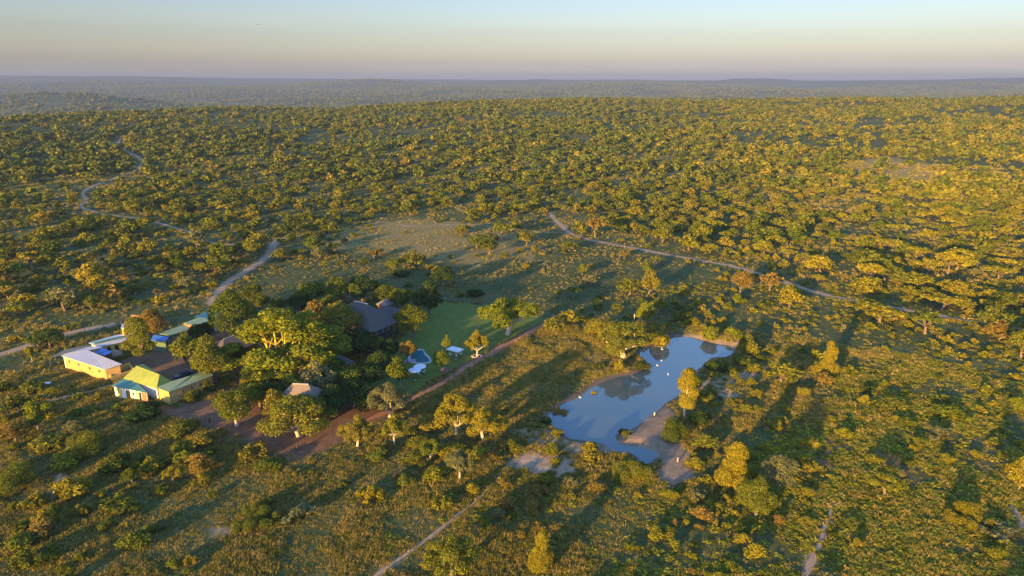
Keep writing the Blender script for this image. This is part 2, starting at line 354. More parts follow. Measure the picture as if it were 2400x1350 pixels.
# pond water
m, n, o = newmat('pond_water'); g = n.nodes.new('ShaderNodeNewGeometry').outputs['Position']
p = princ(n, o, mix(n, rampf(n, noise(n, .08, 3, g), .35, .65), (.040,.075,.085), (.06,.085,.08)), .04, bump(n, noise(n, .8, 3, g), .04, .03), 0, .5); p.inputs['IOR'].default_value = 1.5
WATER = m
bm_ = MB(); ring = [(x, y) for x, y in POND[:-1]]
cen = POND.mean(0); s = sdf_poly
N_ = np.gradient(POND[:-1], axis=0); N_ = np.stack([N_[:, 1], -N_[:, 0]], 1); N_ /= np.linalg.norm(N_, axis=1)[:, None]+1e-9
tst = sdf_poly(POND, POND[:-1, 0]+N_[:, 0]*.05, POND[:-1, 1]+N_[:, 1]*.05); N_ = np.where((tst > 0)[:, None], -N_, N_)
ring = POND[:-1]+N_*.35
bm_.poly([(x, y, -.6) for x, y in ring])
wo = bm_.build('pond_water', WATER); tag(wo, kind='structure')
if wo.data.polygons[0].normal.z < 0: wo.data.flip_normals()

# ------------------------------------------------------------------ building materials
def roofmat(name, col, ang, pitch=.25, rough=.5, metal=0.0, var=.2, streak=True):
    m, n, o = newmat(name); g = n.nodes.new('ShaderNodeNewGeometry').outputs['Position']
    mp = n.nodes.new('ShaderNodeMapping'); mp.inputs['Rotation'].default_value = (0, 0, -ang); n.links.new(g, mp.inputs[0])
    wv = n.nodes.new('ShaderNodeTexWave'); wv.wave_type = 'BANDS'; wv.bands_direction = 'Y'; wv.inputs['Scale'].default_value = 1/(pitch*6.28)*6.28/3.14; n.links.new(mp.outputs[0], wv.inputs[0])
    st = n.nodes.new('ShaderNodeMapping'); st.inputs['Scale'].default_value = (.12, 1.6, 1); n.links.new(mp.outputs[0], st.inputs[0])
    f = noise(n, 1.0, 5, st.outputs[0]); f2 = noise(n, .6, 4, g)
    c = mix(n, rampf(n, f, .3, .7), tuple(v*(1-var) for v in col), tuple(v*(1+var) for v in col)); c = mix(n, rampf(n, f2, .62, .85), c, (.16,.11,.07))
    princ(n, o, c, rough, bump(n, wv.outputs[1], .6, .03), metal, .3); return m
A57 = R(57)
M_WROOF = roofmat('white_metal_roof', (.40,.40,.42), A57)
M_GROOF = roofmat('green_metal_roof', (.20,.27,.13), A57)
M_TROOF = roofmat('teal_metal_roof', (.07,.20,.155), A57)
M_LROOF = roofmat('lime_metal_roof', (.24,.28,.035), A57)
M_BROOF = roofmat('blue_sheet_roof', (.07,.20,.50), A57)
M_NET = solid('shade_net', (.13,.14,.10), .9, 0, .2, 2)
def thatchmat(name, a, b):
    m, n, o = newmat(name); g = n.nodes.new('ShaderNodeNewGeometry').outputs['Position']
    mp = n.nodes.new('ShaderNodeMapping'); mp.inputs['Scale'].default_value = (3, 3, .8); n.links.new(g, mp.inputs[0])
    f = noise(n, 2.2, 7, mp.outputs[0], .75); f2 = noise(n, .4, 3, g)
    princ(n, o, mix(n, rampf(n, f2, .3, .7), mix(n, f, a, b), mix(n, f, b, a)), 1.0, bump(n, f, .9, .08), 0, .02); return m
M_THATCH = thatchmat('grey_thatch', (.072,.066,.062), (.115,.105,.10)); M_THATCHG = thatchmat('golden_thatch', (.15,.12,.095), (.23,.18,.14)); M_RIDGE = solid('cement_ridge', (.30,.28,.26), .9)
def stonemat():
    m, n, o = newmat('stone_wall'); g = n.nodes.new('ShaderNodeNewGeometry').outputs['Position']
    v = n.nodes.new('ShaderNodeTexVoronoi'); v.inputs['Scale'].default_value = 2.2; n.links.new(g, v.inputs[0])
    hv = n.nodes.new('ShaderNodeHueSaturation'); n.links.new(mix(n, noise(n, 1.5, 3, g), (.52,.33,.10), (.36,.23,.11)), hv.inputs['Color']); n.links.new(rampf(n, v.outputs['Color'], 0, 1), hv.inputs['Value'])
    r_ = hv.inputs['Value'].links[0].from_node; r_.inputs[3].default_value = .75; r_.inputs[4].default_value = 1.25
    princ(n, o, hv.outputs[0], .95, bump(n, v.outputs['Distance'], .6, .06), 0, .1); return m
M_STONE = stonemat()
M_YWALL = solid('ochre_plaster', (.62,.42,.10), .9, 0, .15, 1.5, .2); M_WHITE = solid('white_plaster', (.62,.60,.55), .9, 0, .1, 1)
M_BRICK = solid('brick_red', (.30,.13,.08), .9, 0, .3, 5, .3); M_DARK = solid('dark_opening', (.015,.017,.02), .4, 0, .1, 2); M_WOOD = solid('timber', (.16,.10,.06), .8, 0, .3, 4)
M_TIMB = solid('dark_timber', (.055,.045,.04), .8, 0, .3, 4); M_GLASS = solid('window_glass', (.05,.07,.10), .12, 0, .1, 2, 0, .6); M_BONE = solid('pale_concrete', (.42,.40,.38), .9, 0, .2, 1)
M_ORANGE = solid('orange_timber', (.45,.20,.06), .8, 0, .2, 3); M_CANVAS = solid('white_canvas', (.58,.60,.64), .7, 0, .05, 1); M_METAL = solid('grey_metal', (.28,.29,.30), .45, .5, .1, 2)
def inset(P, d):
    P = np.array(P, float); n = len(P); c = P.mean(0); out_ = []
    A = sum(P[i][0]*P[(i+1) % n][1]-P[(i+1) % n][0]*P[i][1] for i in range(n)); sg = 1 if A > 0 else -1
    for i in range(n):
        a, b, c_ = P[i-1], P[i], P[(i+1) % n]; e1 = (b-a)/np.linalg.norm(b-a); e2 = (c_-b)/np.linalg.norm(c_-b)
        n1 = np.array([-e1[1], e1[0]])*sg; n2 = np.array([-e2[1], e2[0]])*sg; k = d/max(.3, 1+n1@n2); out_.append(tuple(b+(n1+n2)*k))
    return out_
def ccw(P, z=None):
    A = sum(P[i][0]*P[(i+1) % len(P)][1]-P[(i+1) % len(P)][0]*P[i][1] for i in range(len(P)))
    if A < 0: return list(P)[::-1], (list(z)[::-1] if z is not None else None)
    return list(P), z
def flatroofed(name, label, px, zs, wallm, roofm, ov=.35, thick=.12, base=0.0, walls=True, openside=None, posts=0, cat='building', group=None):
    """a building whose roof corners are the photo points px at heights zs"""
    W_ = [G(x, y, z) for (x, y), z in zip(px, zs)]; W_, zs = ccw(W_, zs)
    cx = sum(p[0] for p in W_)/len(W_); cy = sum(p[1] for p in W_)/len(W_)
    e = empty(name, (cx, cy, 0)); L_ = [(p[0]-cx, p[1]-cy) for p in W_]; tag(e, label, cat, group)
    MB().prism(L_, [z-thick for z in zs], zs).build('roof', roofm, e)
    I_ = inset(L_, ov)
    if walls:
        MB().prism(I_, -.1, [z-thick-.003 for z in zs]).build('wall', wallm, e)
    else:
        n = len(I_)
        for i in range(n):
            a, b = I_[i], I_[(i+1) % n]; ln = math.dist(a, b); k = max(1, int(ln/2.6))
            for j in range(k):
                t = j/k; x_, y_ = a[0]+(b[0]-a[0])*t, a[1]+(b[1]-a[1])*t; z_ = zs[i]+(zs[(i+1) % n]-zs[i])*t-thick-.01
                MB().box(x_-.07, x_+.07, y_-.07, y_+.07, -.05, z_).build('post', M_TIMB, e)
        if openside is not None:
            i = openside; a, b = I_[i], I_[(i+1) % n]; d = np.array(b)-np.array(a); d = d/np.linalg.norm(d); nn_ = np.array([-d[1], d[0]])*.15
            q = [a, b, (b[0]+nn_[0], b[1]+nn_[1]), (a[0]+nn_[0], a[1]+nn_[1])]; MB().prism(q, -.05, min(zs)-thick-.02).build('back_wall', wallm, e)
    return e, I_, zs
def onwall(e, a, b, t0, t1, z0, z1, name, mat, proud=.03, depth=.04, parent=None):
    """a door, window or panel on the wall that runs from a to b (outside is on the right hand of a->b for a ccw outline)"""
    a = np.array(a); b = np.array(b); d = (b-a)/np.linalg.norm(b-a); nn_ = np.array([d[1], -d[0]]); L_ = np.linalg.norm(b-a)
    p0 = a+d*t0*L_-nn_*depth; p1 = a+d*t1*L_-nn_*depth; q0 = a+d*t0*L_+nn_*proud; q1 = a+d*t1*L_+nn_*proud
    o = MB().prism([tuple(q0), tuple(q1), tuple(p1), tuple(p0)], z0, z1).build(name, mat, e)
    return o
def window(e, a, b, t0, t1, z0, z1, fm=None):
    f = onwall(e, a, b, t0, t1, z0, z1, 'window', fm or M_WHITE, .04)
    dt = (t1-t0)*.12; g_ = onwall(e, a, b, t0+dt, t1-dt, z0+.12, z1-.12, 'pane', M_GLASS, .055); g_.parent = f; return f
def wall_of(I_, ang):                     # the wall whose outward normal is nearest to the angle (degrees)
    n = len(I_); best = None
    for i in range(n):
        a, b = np.array(I_[i]), np.array(I_[(i+1) % n]); d = (b-a)/np.linalg.norm(b-a); nn_ = np.array([d[1], -d[0]]); s = nn_[0]*math.cos(R(ang))+nn_[1]*math.sin(R(ang))
        if best is None or s > best[0]: best = (s, I_[i], I_[(i+1) % n])
    return best[1], best[2]
SUNW, RGTW = 237, -33
# white roofed stone store
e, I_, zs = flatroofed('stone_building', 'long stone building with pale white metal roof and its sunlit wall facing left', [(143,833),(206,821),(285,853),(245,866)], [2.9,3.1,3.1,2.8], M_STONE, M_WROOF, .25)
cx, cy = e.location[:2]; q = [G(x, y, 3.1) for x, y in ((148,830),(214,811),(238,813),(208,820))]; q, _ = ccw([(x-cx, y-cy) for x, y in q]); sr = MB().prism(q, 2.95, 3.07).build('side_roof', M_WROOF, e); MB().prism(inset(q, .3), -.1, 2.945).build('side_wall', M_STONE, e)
a, b = wall_of(I_, SUNW)
for t in (.12, .35, .62, .85): window(e, a, b, t-.02, t+.02, 1.5, 2.1, M_WOOD)
onwall(e, a, b, .0, .02, 0, 2.6, 'corner_post', M_WHITE, .06)
MB().tube([(I_[0][0]+1.0, I_[0][1]+.5, 3.0), (I_[0][0]+1.0, I_[0][1]+.5, 3.6)], [.06, .06], 6).build('vent_pipe', M_METAL, e)
# rear white roofed range
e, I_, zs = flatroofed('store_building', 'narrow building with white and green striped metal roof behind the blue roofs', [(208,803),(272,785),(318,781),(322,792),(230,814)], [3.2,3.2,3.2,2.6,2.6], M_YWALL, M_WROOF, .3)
a, b = wall_of(I_, RGTW); a2_, b2_ = wall_of(I_, -60)
for t in (.25, .45, .65, .85): onwall(e, a2_, b2_, t-.05, t+.05, 0, 2.0, 'door', M_DARK, .05)
M_ST = M_TROOF; P0, P1 = G(215, 803, 3.25), G(285, 787, 3.25); cx, cy = e.location[:2]
MB().prism([(P0[0]-cx, P0[1]-cy), (G(222,806,3.1)[0]-cx, G(222,806,3.1)[1]-cy), (G(292,789,3.1)[0]-cx, G(292,789,3.1)[1]-cy), (P1[0]-cx, P1[1]-cy)], 3.0, 3.26).build('green_sheeting', M_TROOF, e)
# two blue sheet roofs
for px, lb in (([(207,823),(237,814),(254,821),(228,829)], 'blue sheet roof tucked behind the white roofed stone building'), ([(233,830),(256,821),(263,824),(246,833)], 'smaller blue sheet roof beside the heap in the yard')):
    flatroofed('lean_to', lb, px, [2.4,2.5,2.5,2.3], M_DARK, M_BROOF, .2, .06, walls=False, openside=None, cat='shelter', group='blue sheet roofs in the service yard')
e, I_, zs = flatroofed('blue_roofed_building', 'small green walled building with blue roof at the end of the long green roof', [(352,797),(360,785),(396,789),(388,799)], [2.8,3.0,3.0,2.8], solid('green_plaster', (.10,.15,.10), .9), M_BROOF, .2)
a, b = wall_of(I_, RGTW); onwall(e, a, b, .4, .7, 0, 2.0, 'door', M_DARK)
e, I_, zs = flatroofed('tool_shed', 'little shed with flat white roof at the back of the service yard', [(283,769),(285,759),(320,757),(321,767)], [2.6]*4, M_YWALL, M_WROOF, .15)
a, b = wall_of(I_, SUNW); onwall(e, a, b, .3, .6, 0, 2.0, 'door', M_WOOD)
# unroofed brick walls behind the shed
c0 = G(305, 768); e = empty('brick_enclosure', (c0[0], c0[1], 0), R(-20)); tag(e, 'roofless orange brick enclosure behind the white roofed shed', 'enclosure')
MB().box(-3.2, 3.2, 3.4, 3.65, -.05, 1.9).build('wall', M_BRICK, e); MB().box(2.95, 3.2, -.6, 3.397, -.05, 1.8).build('wall', M_BRICK, e); MB().box(-3.2, -2.95, .2, 3.397, -.05, 1.5).build('wall', M_BRICK, e)
# green open sided shed, orange fascia roof, teal roof
e, I_, zs = flatroofed('open_shed', 'long open sided shed with dark green metal roof', [(374,782),(398,786),(460,768),(437,758)], [3.3,2.8,2.8,3.3], M_TIMB, M_GROOF, .3, walls=False, openside=2)
e, I_, zs = flatroofed('workshop', 'workshop with light green roof and orange fascia beside the open shed', [(431,757),(460,764),(500,748),(468,743)], [3.7,3.5,3.5,3.8], M_TIMB, M_GROOF, .3)
a, b = wall_of(I_, SUNW); onwall(e, a, b, -.02, 1.02, 3.0, 3.42, 'fascia', M_ORANGE, .42, -.3)
a, b = wall_of(I_, RGTW); onwall(e, a, b, .1, .45, 0, 2.5, 'door', M_DARK); onwall(e, a, b, .55, .8, 0, 2.5, 'door', M_DARK)
e, I_, zs = flatroofed('teal_roofed_building', 'building with dark teal metal roof half hidden by the dense green tree', [(455,743),(494,725),(514,731),(502,748)], [3.6,3.9,3.7,3.4], M_BONE, M_TROOF, .3)
a, b = wall_of(I_, SUNW); onwall(e, a, b, .35, .6, 0, 2.1, 'door', M_WOOD)
c0 = G(486, 776); e = empty('timber_frame', (c0[0], c0[1], 0), R(20)); tag(e, 'small orange a shaped timber frame in front of the workshop', 'frame')
mb = MB(); mb.tube([(-.9, 0, 0), (-.1, 0, 2.3)], [.16, .12], 6); mb.build('leg', M_ORANGE, e); mb = MB(); mb.tube([(.9, 0, 0), (.1, 0, 2.3)], [.16, .12], 6); mb.build('leg', M_ORANGE, e)
mb = MB(); mb.tube([(-.5, 0, 1.1), (.5, 0, 1.1)], [.1, .1], 6); mb.build('crossbar', M_ORANGE, e)
# entrance building with lime hipped roof, porch and long stone wing
W_ = [G(x, y, z) for x, y, z in ((288,887,2.7), (367,912,2.7), (403,895,2.7), (319,858,4.3), (374,879,4.3), (334,852,2.7))]
cx, cy = W_[0]; e = empty('entrance_building', (cx, cy, 0)); tag(e, 'entrance building with bright lime green hipped roof and yellow lit end wall', 'building'); q = [(p[0]-cx, p[1]-cy) for p in W_]
mb = MB(); mb.poly([(*q[0], 2.7), (*q[1], 2.7), (*q[4], 4.3), (*q[3], 4.3)]); mb.poly([(*q[1], 2.7), (*q[2], 2.7), (*q[4], 4.3)]); mb.poly([(*q[3], 4.3), (*q[4], 4.3), (*q[2], 2.7), (*q[5], 2.7)]); mb.poly([(*q[0], 2.7), (*q[3], 4.3), (*q[5], 2.7)]); mb.poly([(*q[5], 2.698), (*q[2], 2.698), (*q[1], 2.698), (*q[0], 2.698)])
rf = mb.build('roof', M_LROOF, e)
fp, _ = ccw([q[0], q[1], q[2], q[5]]); Iw = inset(fp, .35); MB().prism(Iw, -.1, 2.69).build('wall', M_WHITE, e)
mb = MB(); mb.tube([(*q[3], 4.32), (*q[4], 4.32)], [.09, .09], 6); mb.tube([(*q[4], 4.32), (*q[1], 2.74)], [.07, .07], 6); mb.tube([(*q[4], 4.32), (*q[2], 2.74)], [.07, .07], 6); c_ = mb.build('ridge_cap', M_LROOF, rf)
pe, Ip, zp = flatroofed('enclosed_porch', 'white walled front porch with teal metal roof below the lime green roof', [(262,904),(289,887),(322,898),(346,921)], [2.4,2.62,2.62,2.4], M_WHITE, M_TROOF, .25, .08, cat='porch')
e = pe; a, b = wall_of(Ip, SUNW)
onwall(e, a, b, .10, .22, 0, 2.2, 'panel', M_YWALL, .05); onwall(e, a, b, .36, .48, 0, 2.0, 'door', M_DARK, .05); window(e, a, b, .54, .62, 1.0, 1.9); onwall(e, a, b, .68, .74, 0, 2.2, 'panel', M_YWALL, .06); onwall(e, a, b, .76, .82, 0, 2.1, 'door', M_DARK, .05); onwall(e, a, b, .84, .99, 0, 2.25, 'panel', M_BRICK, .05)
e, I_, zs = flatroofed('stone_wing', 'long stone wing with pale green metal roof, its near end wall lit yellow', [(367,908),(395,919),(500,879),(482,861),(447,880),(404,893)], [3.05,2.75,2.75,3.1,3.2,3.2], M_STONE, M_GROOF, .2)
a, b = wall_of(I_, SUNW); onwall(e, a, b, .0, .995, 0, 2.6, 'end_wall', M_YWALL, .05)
a, b = wall_of(I_, RGTW)
for t in (.3, .5, .7): window(e, a, b, t-.02, t+.02, 1.4, 2.1, M_WOOD)
# low courtyard wall between the two buildings
W_ = [G(249, 882), G(265, 896), G(316, 878), G(304, 864)]; cx, cy = W_[0]; q = [(p[0]-cx, p[1]-cy) for p in W_]; e = empty('courtyard_wall', (cx, cy, 0)); tag(e, 'low ochre wall round a small court between stone building and lime roof', 'wall')
for i in range(4):
    a, b = np.array(q[i]), np.array(q[(i+1) % 4]); d = (b-a)/np.linalg.norm(b-a); nn_ = np.array([-d[1], d[0]])*.12; s_ = d*.121
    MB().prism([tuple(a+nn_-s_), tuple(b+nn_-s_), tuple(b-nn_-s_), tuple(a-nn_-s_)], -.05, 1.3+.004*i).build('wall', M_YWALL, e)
# heap of soil in the yard
c0 = G(272, 835); mb = MB(); mb.smooth = True; mb.lathe([(2.1, -.05), (1.7, .5), (1.0, 1.1), (.4, 1.5), (.05, 1.6)], 0, 0, 14, .8); o = mb.build('soil_heap', solid('heap_soil', (.34,.24,.15), 1, 0, .25, 3, .5)); o.location = (c0[0], c0[1], 0); tag(o, 'cone shaped heap of pale soil beside the blue roofs', 'heap')
# shade net
e, I_, zs = flatroofed('shade_net', 'flat grey green shade net on poles left of the white roofed building', [(113,840),(152,819),(212,808),(208,815),(160,829)], [2.2]*5, M_DARK, M_NET, .1, .03, walls=False, cat='shade')
c0 = G(109, 899); o = MB().box(-.75, .75, -.4, .4, 0, .18).build('concrete_slab', M_CANVAS); o.location = (c0[0], c0[1], 0); o.rotation_euler = (0, 0, R(12)); tag(o, 'small white slab lying in the grass between two bushes', 'slab')
# main lodge
K0 = np.array(G(866, 782, 4.6)); u = np.array([math.cos(A57), math.sin(A57)]); v = np.array([-u[1], u[0]]); L1 = 9.9; L2 = 13.5
e = empty('lodge_house', (K0[0], K0[1], 0), A57); tag(e, 'large main lodge with steep grey thatched roof and dark timber balcony', 'building')
# local x along the visible balcony side, local y away to the left
def hip(e, x0, x1, y0, y1, ze, zr, yr0, yr1, mat, xr=None, name='roof', th=.28):
    xm = (x0+x1)/2 if xr is None else xr; mb = MB(); A, B, C_, D = (x0, y0), (x1, y0), (x1, y1), (x0, y1); r0 = (xm, yr0, zr); r1 = (xm, yr1, zr)
    mb.poly([(*A, ze), (*B, ze), r0]); mb.poly([(*B, ze), (*C_, ze), r1, r0]); mb.poly([(*C_, ze), (*D, ze), r1]); mb.poly([(*D, ze), (*A, ze), r0, r1])
    mb.poly([(*A, ze-th), (*B, ze-th), (*B, ze), (*A, ze)]); mb.poly([(*B, ze-th), (*C_, ze-th), (*C_, ze), (*B, ze)]); mb.poly([(*C_, ze-th), (*D, ze-th), (*D, ze), (*C_, ze)]); mb.poly([(*D, ze-th), (*A, ze-th), (*A, ze), (*D, ze)]); mb.poly([(*D, ze-th), (*C_, ze-th), (*B, ze-th), (*A, ze-th)])
    return mb.build(name, mat, e), r0, r1
rf, r0, r1 = hip(e, 0, L1, 0, L2, 4.6, 9.4, L1*.5, L2-L1*.42, M_THATCH)
MB().tube([r0, r1], [.16, .16], 6).build('ridge_cap', M_RIDGE, rf)
MB().box(.9, L1-.9, 1.6, L2-1, -.1, 4.3).build('wall', M_TIMB, e)
MB().box(.3, L1-.3, .3, 1.597, 2.25, 2.45).build('balcony_floor', M_TIMB, e)
for i in range(6):
    x = .35+i*(L1-.7)/5; MB().box(x-.09, x+.09, .34, .52, -.05, 4.31).build('post', M_TIMB, e)
MB().box(.35, L1-.35, .36, .44, 3.3, 3.4).build('railing', M_WOOD, e)
for i in range(4):
    x = 1.7+i*1.95; f = MB().box(x-.55, x+.55, 1.55, 1.63, 2.9, 4.1).build('window', M_WHITE, e); MB().box(x-.42, x+.42, 1.53, 1.56, 3.02, 3.98).build('pane', M_GLASS, f)
for i in range(3):
    x = 2.2+i*2.6; MB().box(x-.6, x+.6, 1.54, 1.62, .05, 2.1).build('door', M_GLASS, e)
q = np.array(G(905, 730, 3.6)); e2 = empty('lodge_annex', (q[0], q[1], 0), A57); tag(e2, 'lower thatched wing behind the right side of the main lodge', 'building')
rf, r0, r1 = hip(e2, -3.5, 5, -2.5, 3.5, 3.0, 4.4, -.2, .9, M_THATCH); MB().box(-3, 4.5, -2, 3, -.1, 2.715).build('wall', M_BRICK, e2); MB().box(0, 1, -2.04, -1.98, 0, 2.1).build('door', M_DARK, e2)
q = np.array(G(906, 704, 3.0)); e2 = empty('back_cottage', (q[0], q[1], 0), A57); tag(e2, 'small brick coloured thatched cottage behind the main lodge', 'building')
hip(e2, -2.2, 2.2, -1.8, 1.8, 2.3, 3.5, -.3, .3, M_THATCHG); MB().box(-1.9, 1.9, -1.5, 1.5, -.1, 2.015).build('wall', M_BRICK, e2); MB().box(-.5, .5, -1.54, -1.48, 0, 1.9).build('door', M_WOOD, e2)
def cottage(name, label, px, py, rz, hx, hy, ze, zr, rl, mat):
    q = G(px, py, ze); e2 = empty(name, (q[0], q[1], 0), rz); tag(e2, label, 'building')
    rf, r0, r1 = hip(e2, -hx, hx, -hy, hy, ze, zr, -rl, rl, mat); MB().tube([r0, r1], [.12, .12], 6).build('ridge_cap', M_RIDGE, rf)
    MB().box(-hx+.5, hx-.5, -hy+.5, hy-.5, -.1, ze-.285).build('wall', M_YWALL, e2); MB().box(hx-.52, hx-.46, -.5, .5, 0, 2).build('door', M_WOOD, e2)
    f = MB().box(-.6, .6, -hy+.46, -hy+.52, 1, 1.9).build('window', M_WHITE, e2); MB().box(-.5, .5, -hy+.44, -hy+.47, 1.1, 1.8).build('pane', M_GLASS, f); return e2
cottage('thatched_cottage', 'thatched cottage with orange lit ridge behind the broad gold green tree', 708, 938, R(85), 3.6, 4.9, 2.9, 6.2, 1.5, M_THATCHG)
cottage('thatched_cottage', 'dark thatched cottage in deep shade between main lodge and red path', 784, 852, R(-35), 2.7, 3.2, 2.6, 4.9, .6, M_THATCH)
cottage('thatched_cottage', 'grey thatched building at the foot of the deep green tree, left of the lime tree', 540, 812, R(-33), 3.4, 4.4, 2.8, 5.0, 1.4, M_THATCH)
# ------------------------------------------------------------------ pool and garden
WP = smooth_line(list(GP([(972,823),(984,821),(992,823),(994,830),(1002,838),(1007,845),(1004,849),(990,851),(978,850),(966,848),(962,838),(966,829),(972,823)])), .4)[:-1]
c = WP.mean(0); e = empty('swimming_pool', (c[0], c[1], 0)); tag(e, 'small kidney shaped teal swimming pool with pale stone rim on the lawn', 'pool')
Lp = WP-c; r_out = Lp*(1+.55/np.linalg.norm(Lp, axis=1)[:, None]); n = len(Lp); mb = MB()
k = 0
for i in range(n):
    j = (i+1) % n; mb.poly([(*Lp[i], .1), (*Lp[j], .1), (*r_out[j], .1), (*r_out[i], .1)]); mb.poly([(*r_out[i], .1), (*r_out[j], .1), (*r_out[j], -.05), (*r_out[i], -.05)]); mb.poly([(*Lp[j], .1), (*Lp[i], .1), (*Lp[i], -.05), (*Lp[j], -.05)])
mb.build('coping', M_BONE, e)
m, n_, o = newmat('pool_water'); princ(n_, o, (.003,.10,.125), .2, None, 0, .12); MB().poly([(x, y, .05) for x, y in Lp]).build('water', m, e)
c = G(962, 846); o = MB().prism([(-1.2, -1), (1.3, -.8), (1.0, .9), (-1.1, .8)], 0, .12).build('stone_terrace', solid('paving', (.30,.27,.30), .9)); o.location = (c[0], c[1], 0); tag(o, 'small grey paved corner left of the pool', 'paving')
def parasol(px, py, r, label, square=False):
    q = G(px, py, 2.4); e = empty('parasol', (q[0], q[1], 0), R(-33) if square else 0); tag(e, label, 'parasol', 'white parasols on the lawn')
    mb = MB(); 
    if square: mb.prism([(-r*1.25, -r*.8), (r*1.25, -r*.8), (r*1.25, r*.8), (-r*1.25, r*.8)], 2.25, 2.4); 
    else: mb.lathe([(r, 2.2), (r*.98, 2.28), (r*.5, 2.55), (.05, 2.75)], 0, 0, 12)
    mb.build('canopy', M_CANVAS, e); MB().tube([(0, 0, 0), (0, 0, 2.26)], [.04, .04], 6).build('pole', M_WOOD, e); MB().lathe([(.3, 0), (.3, .08), (.1, .1)], 0, 0, 10).build('base', M_METAL, e); return e
parasol(984, 857, 1.35, 'round white parasol nearer the pool, overlapping its neighbour'); parasol(972, 866, 1.35, 'round white parasol left of its twin and further from the pool'); parasol(1067, 818, 1.35, 'flat rectangular white canopy over chairs on the lawn', True)
def table(px, py, label, g):
    q = G(px, py); e = empty('garden_table', (q[0], q[1], 0), R(20)); tag(e, label, 'table', g); MB().lathe([(.62, .70), (.62, .74)], 0, 0, 14).build('table_top', M_WOOD, e)
    for a_ in (45, 135, 225, 315): x, y = .4*math.cos(R(a_)), .4*math.sin(R(a_)); MB().box(x-.03, x+.03, y-.03, y+.03, 0, .70).build('leg', M_WOOD, e)
    return e
def chair(): 
    e = empty('garden_chair', (0, 0, 0)); MB().box(-.25, .25, -.25, .25, .42, .47).build('seat', M_CANVAS, e); MB().prism([(-.25, .2), (.25, .2), (.25, .25), (-.25, .25)], .475, .95).build('backrest', M_CANVAS, e)
    for x, y in ((-.22, -.22), (.22, -.22), (.22, .17), (-.22, .17)): MB().box(x-.02, x+.02, y-.02, y+.02, 0, .42).build('leg', M_METAL, e)
    return e
table(981, 876, 'round garden table under the two round parasols', 'garden tables'); table(1068, 834, 'round garden table in front of the rectangular canopy', 'garden tables')
ch0 = chair(); k = 0
for (cx_, cy_, nm) in ((981, 876, 'the round parasols'), (1068, 834, 'the rectangular canopy')):
    q = G(cx_, cy_)
    for j, a_ in enumerate((10, 100, 190, 280)):
        if k == 0: c_ = ch0
        else:
            c_ = ch0.copy(); COL.objects.link(c_)
            for h_ in list(ch0.children): z_ = h_.copy(); COL.objects.link(z_); z_.parent = c_
        c_.location = (q[0]+1.15*math.cos(R(a_)), q[1]+1.15*math.sin(R(a_)), 0); c_.rotation_euler = (0, 0, R(a_-90)); k += 1
        tag(c_, f"pale garden chair on the {('right', 'far', 'left', 'near')[j]} side of the table by {nm}", 'chair', 'garden chairs round the two lawn tables')
q = G(1118, 836); mb = MB(); mb.smooth = True
for i in range(16):
    a_ = i*2*math.pi/16; rr_ = .85+.08*math.sin(i*3.3); mb.lathe([(.02, 0), (.20, .02), (.22, .14), (.15, .26), (.02, .30)], rr_*math.cos(a_)*1.25, rr_*math.sin(a_), 7)
o = mb.build('stone_ring', solid('ring_stone', (.42,.28,.22), .95)); o.location = (q[0], q[1], 0); tag(o, 'ring of reddish stones round the foot of the small golden tree', 'stone ring')
q = G(1044, 886); e = empty('thatched_sunshade', (q[0], q[1], 0)); tag(e, 'small brown thatched sunshade on one post near the red path', 'sunshade')
MB().lathe([(1.25, 1.75), (1.2, 1.85), (.6, 2.2), (.05, 2.5)], 0, 0, 12).build('canopy', solid('brown_thatch', (.10,.06,.045), 1), e); MB().tube([(0, 0, 0), (0, 0, 1.9)], [.07, .06], 6).build('pole', M_WOOD, e)
# fences
M_WOODP = solid('weathered_wood', (.34,.28,.22), .9)
def fence(pts, step, h, label, rails=(.55, 1.0), name='wire_fence', mat=None):
    L_ = smooth_line(list(GP(pts)), step); c = L_[0]; e = empty(name, (c[0], c[1], 0)); tag(e, label, 'fence')
    for p in L_: x, y = p-c; MB().box(x-.05, x+.05, y-.05, y+.05, -.05, h).build('post', mat or M_TIMB, e)
    for z_ in rails: MB().tube([(*(p-c), z_) for p in L_], [.018]*len(L_), 4).build('wire', M_METAL, e)
    return e
fence([(1030,704),(1110,711),(1150,722),(1240,733),(1300,748)], 3.0, 1.1, 'thin post fence along the far side of the lawn')
fence([(1290,760),(1230,793),(1185,816),(1135,843),(1090,869),(1040,897),(985,926)], 3.2, 1.0, 'thin post fence along the red path side of the lawn')
fence([(-40,868),(0,852),(60,834),(120,808),(200,782),(280,768)], 3.4, 1.3, 'wire fence with dark posts beside the driveway at far left')
for (px, py, h_, lb, mt) in ((697,1056,1.0,'short dark forked post standing on the red yard', M_TIMB), (491,990,.9,'thin dark post at the upper left of the red yard', M_TIMB), (1588,1082,.75,'pale stump standing on the bare sand below the pond inlet', M_WOODP), (1534,968,.6,'pale stump at the water edge on the sandy spit', M_BONE), (1570,742,1.9,'bare white dead trunk above the pond', M_BONE)):
    if lb.startswith('bare'): px, py = 1486, 752
    q = G(px, py); mb = MB(); mb.smooth = True; mb.tube([(0, 0, -.1), (.03, 0, h_*.5), (.0, .03, h_)], [.16, .13, .09], 8); mb.tube([(.02, 0, h_*.55), (.22, .05, h_*.95)], [.07, .04], 6); o = mb.build('wooden_stump', mt); o.location = (q[0], q[1], Hs(*q)); tag(o, lb, 'stump')
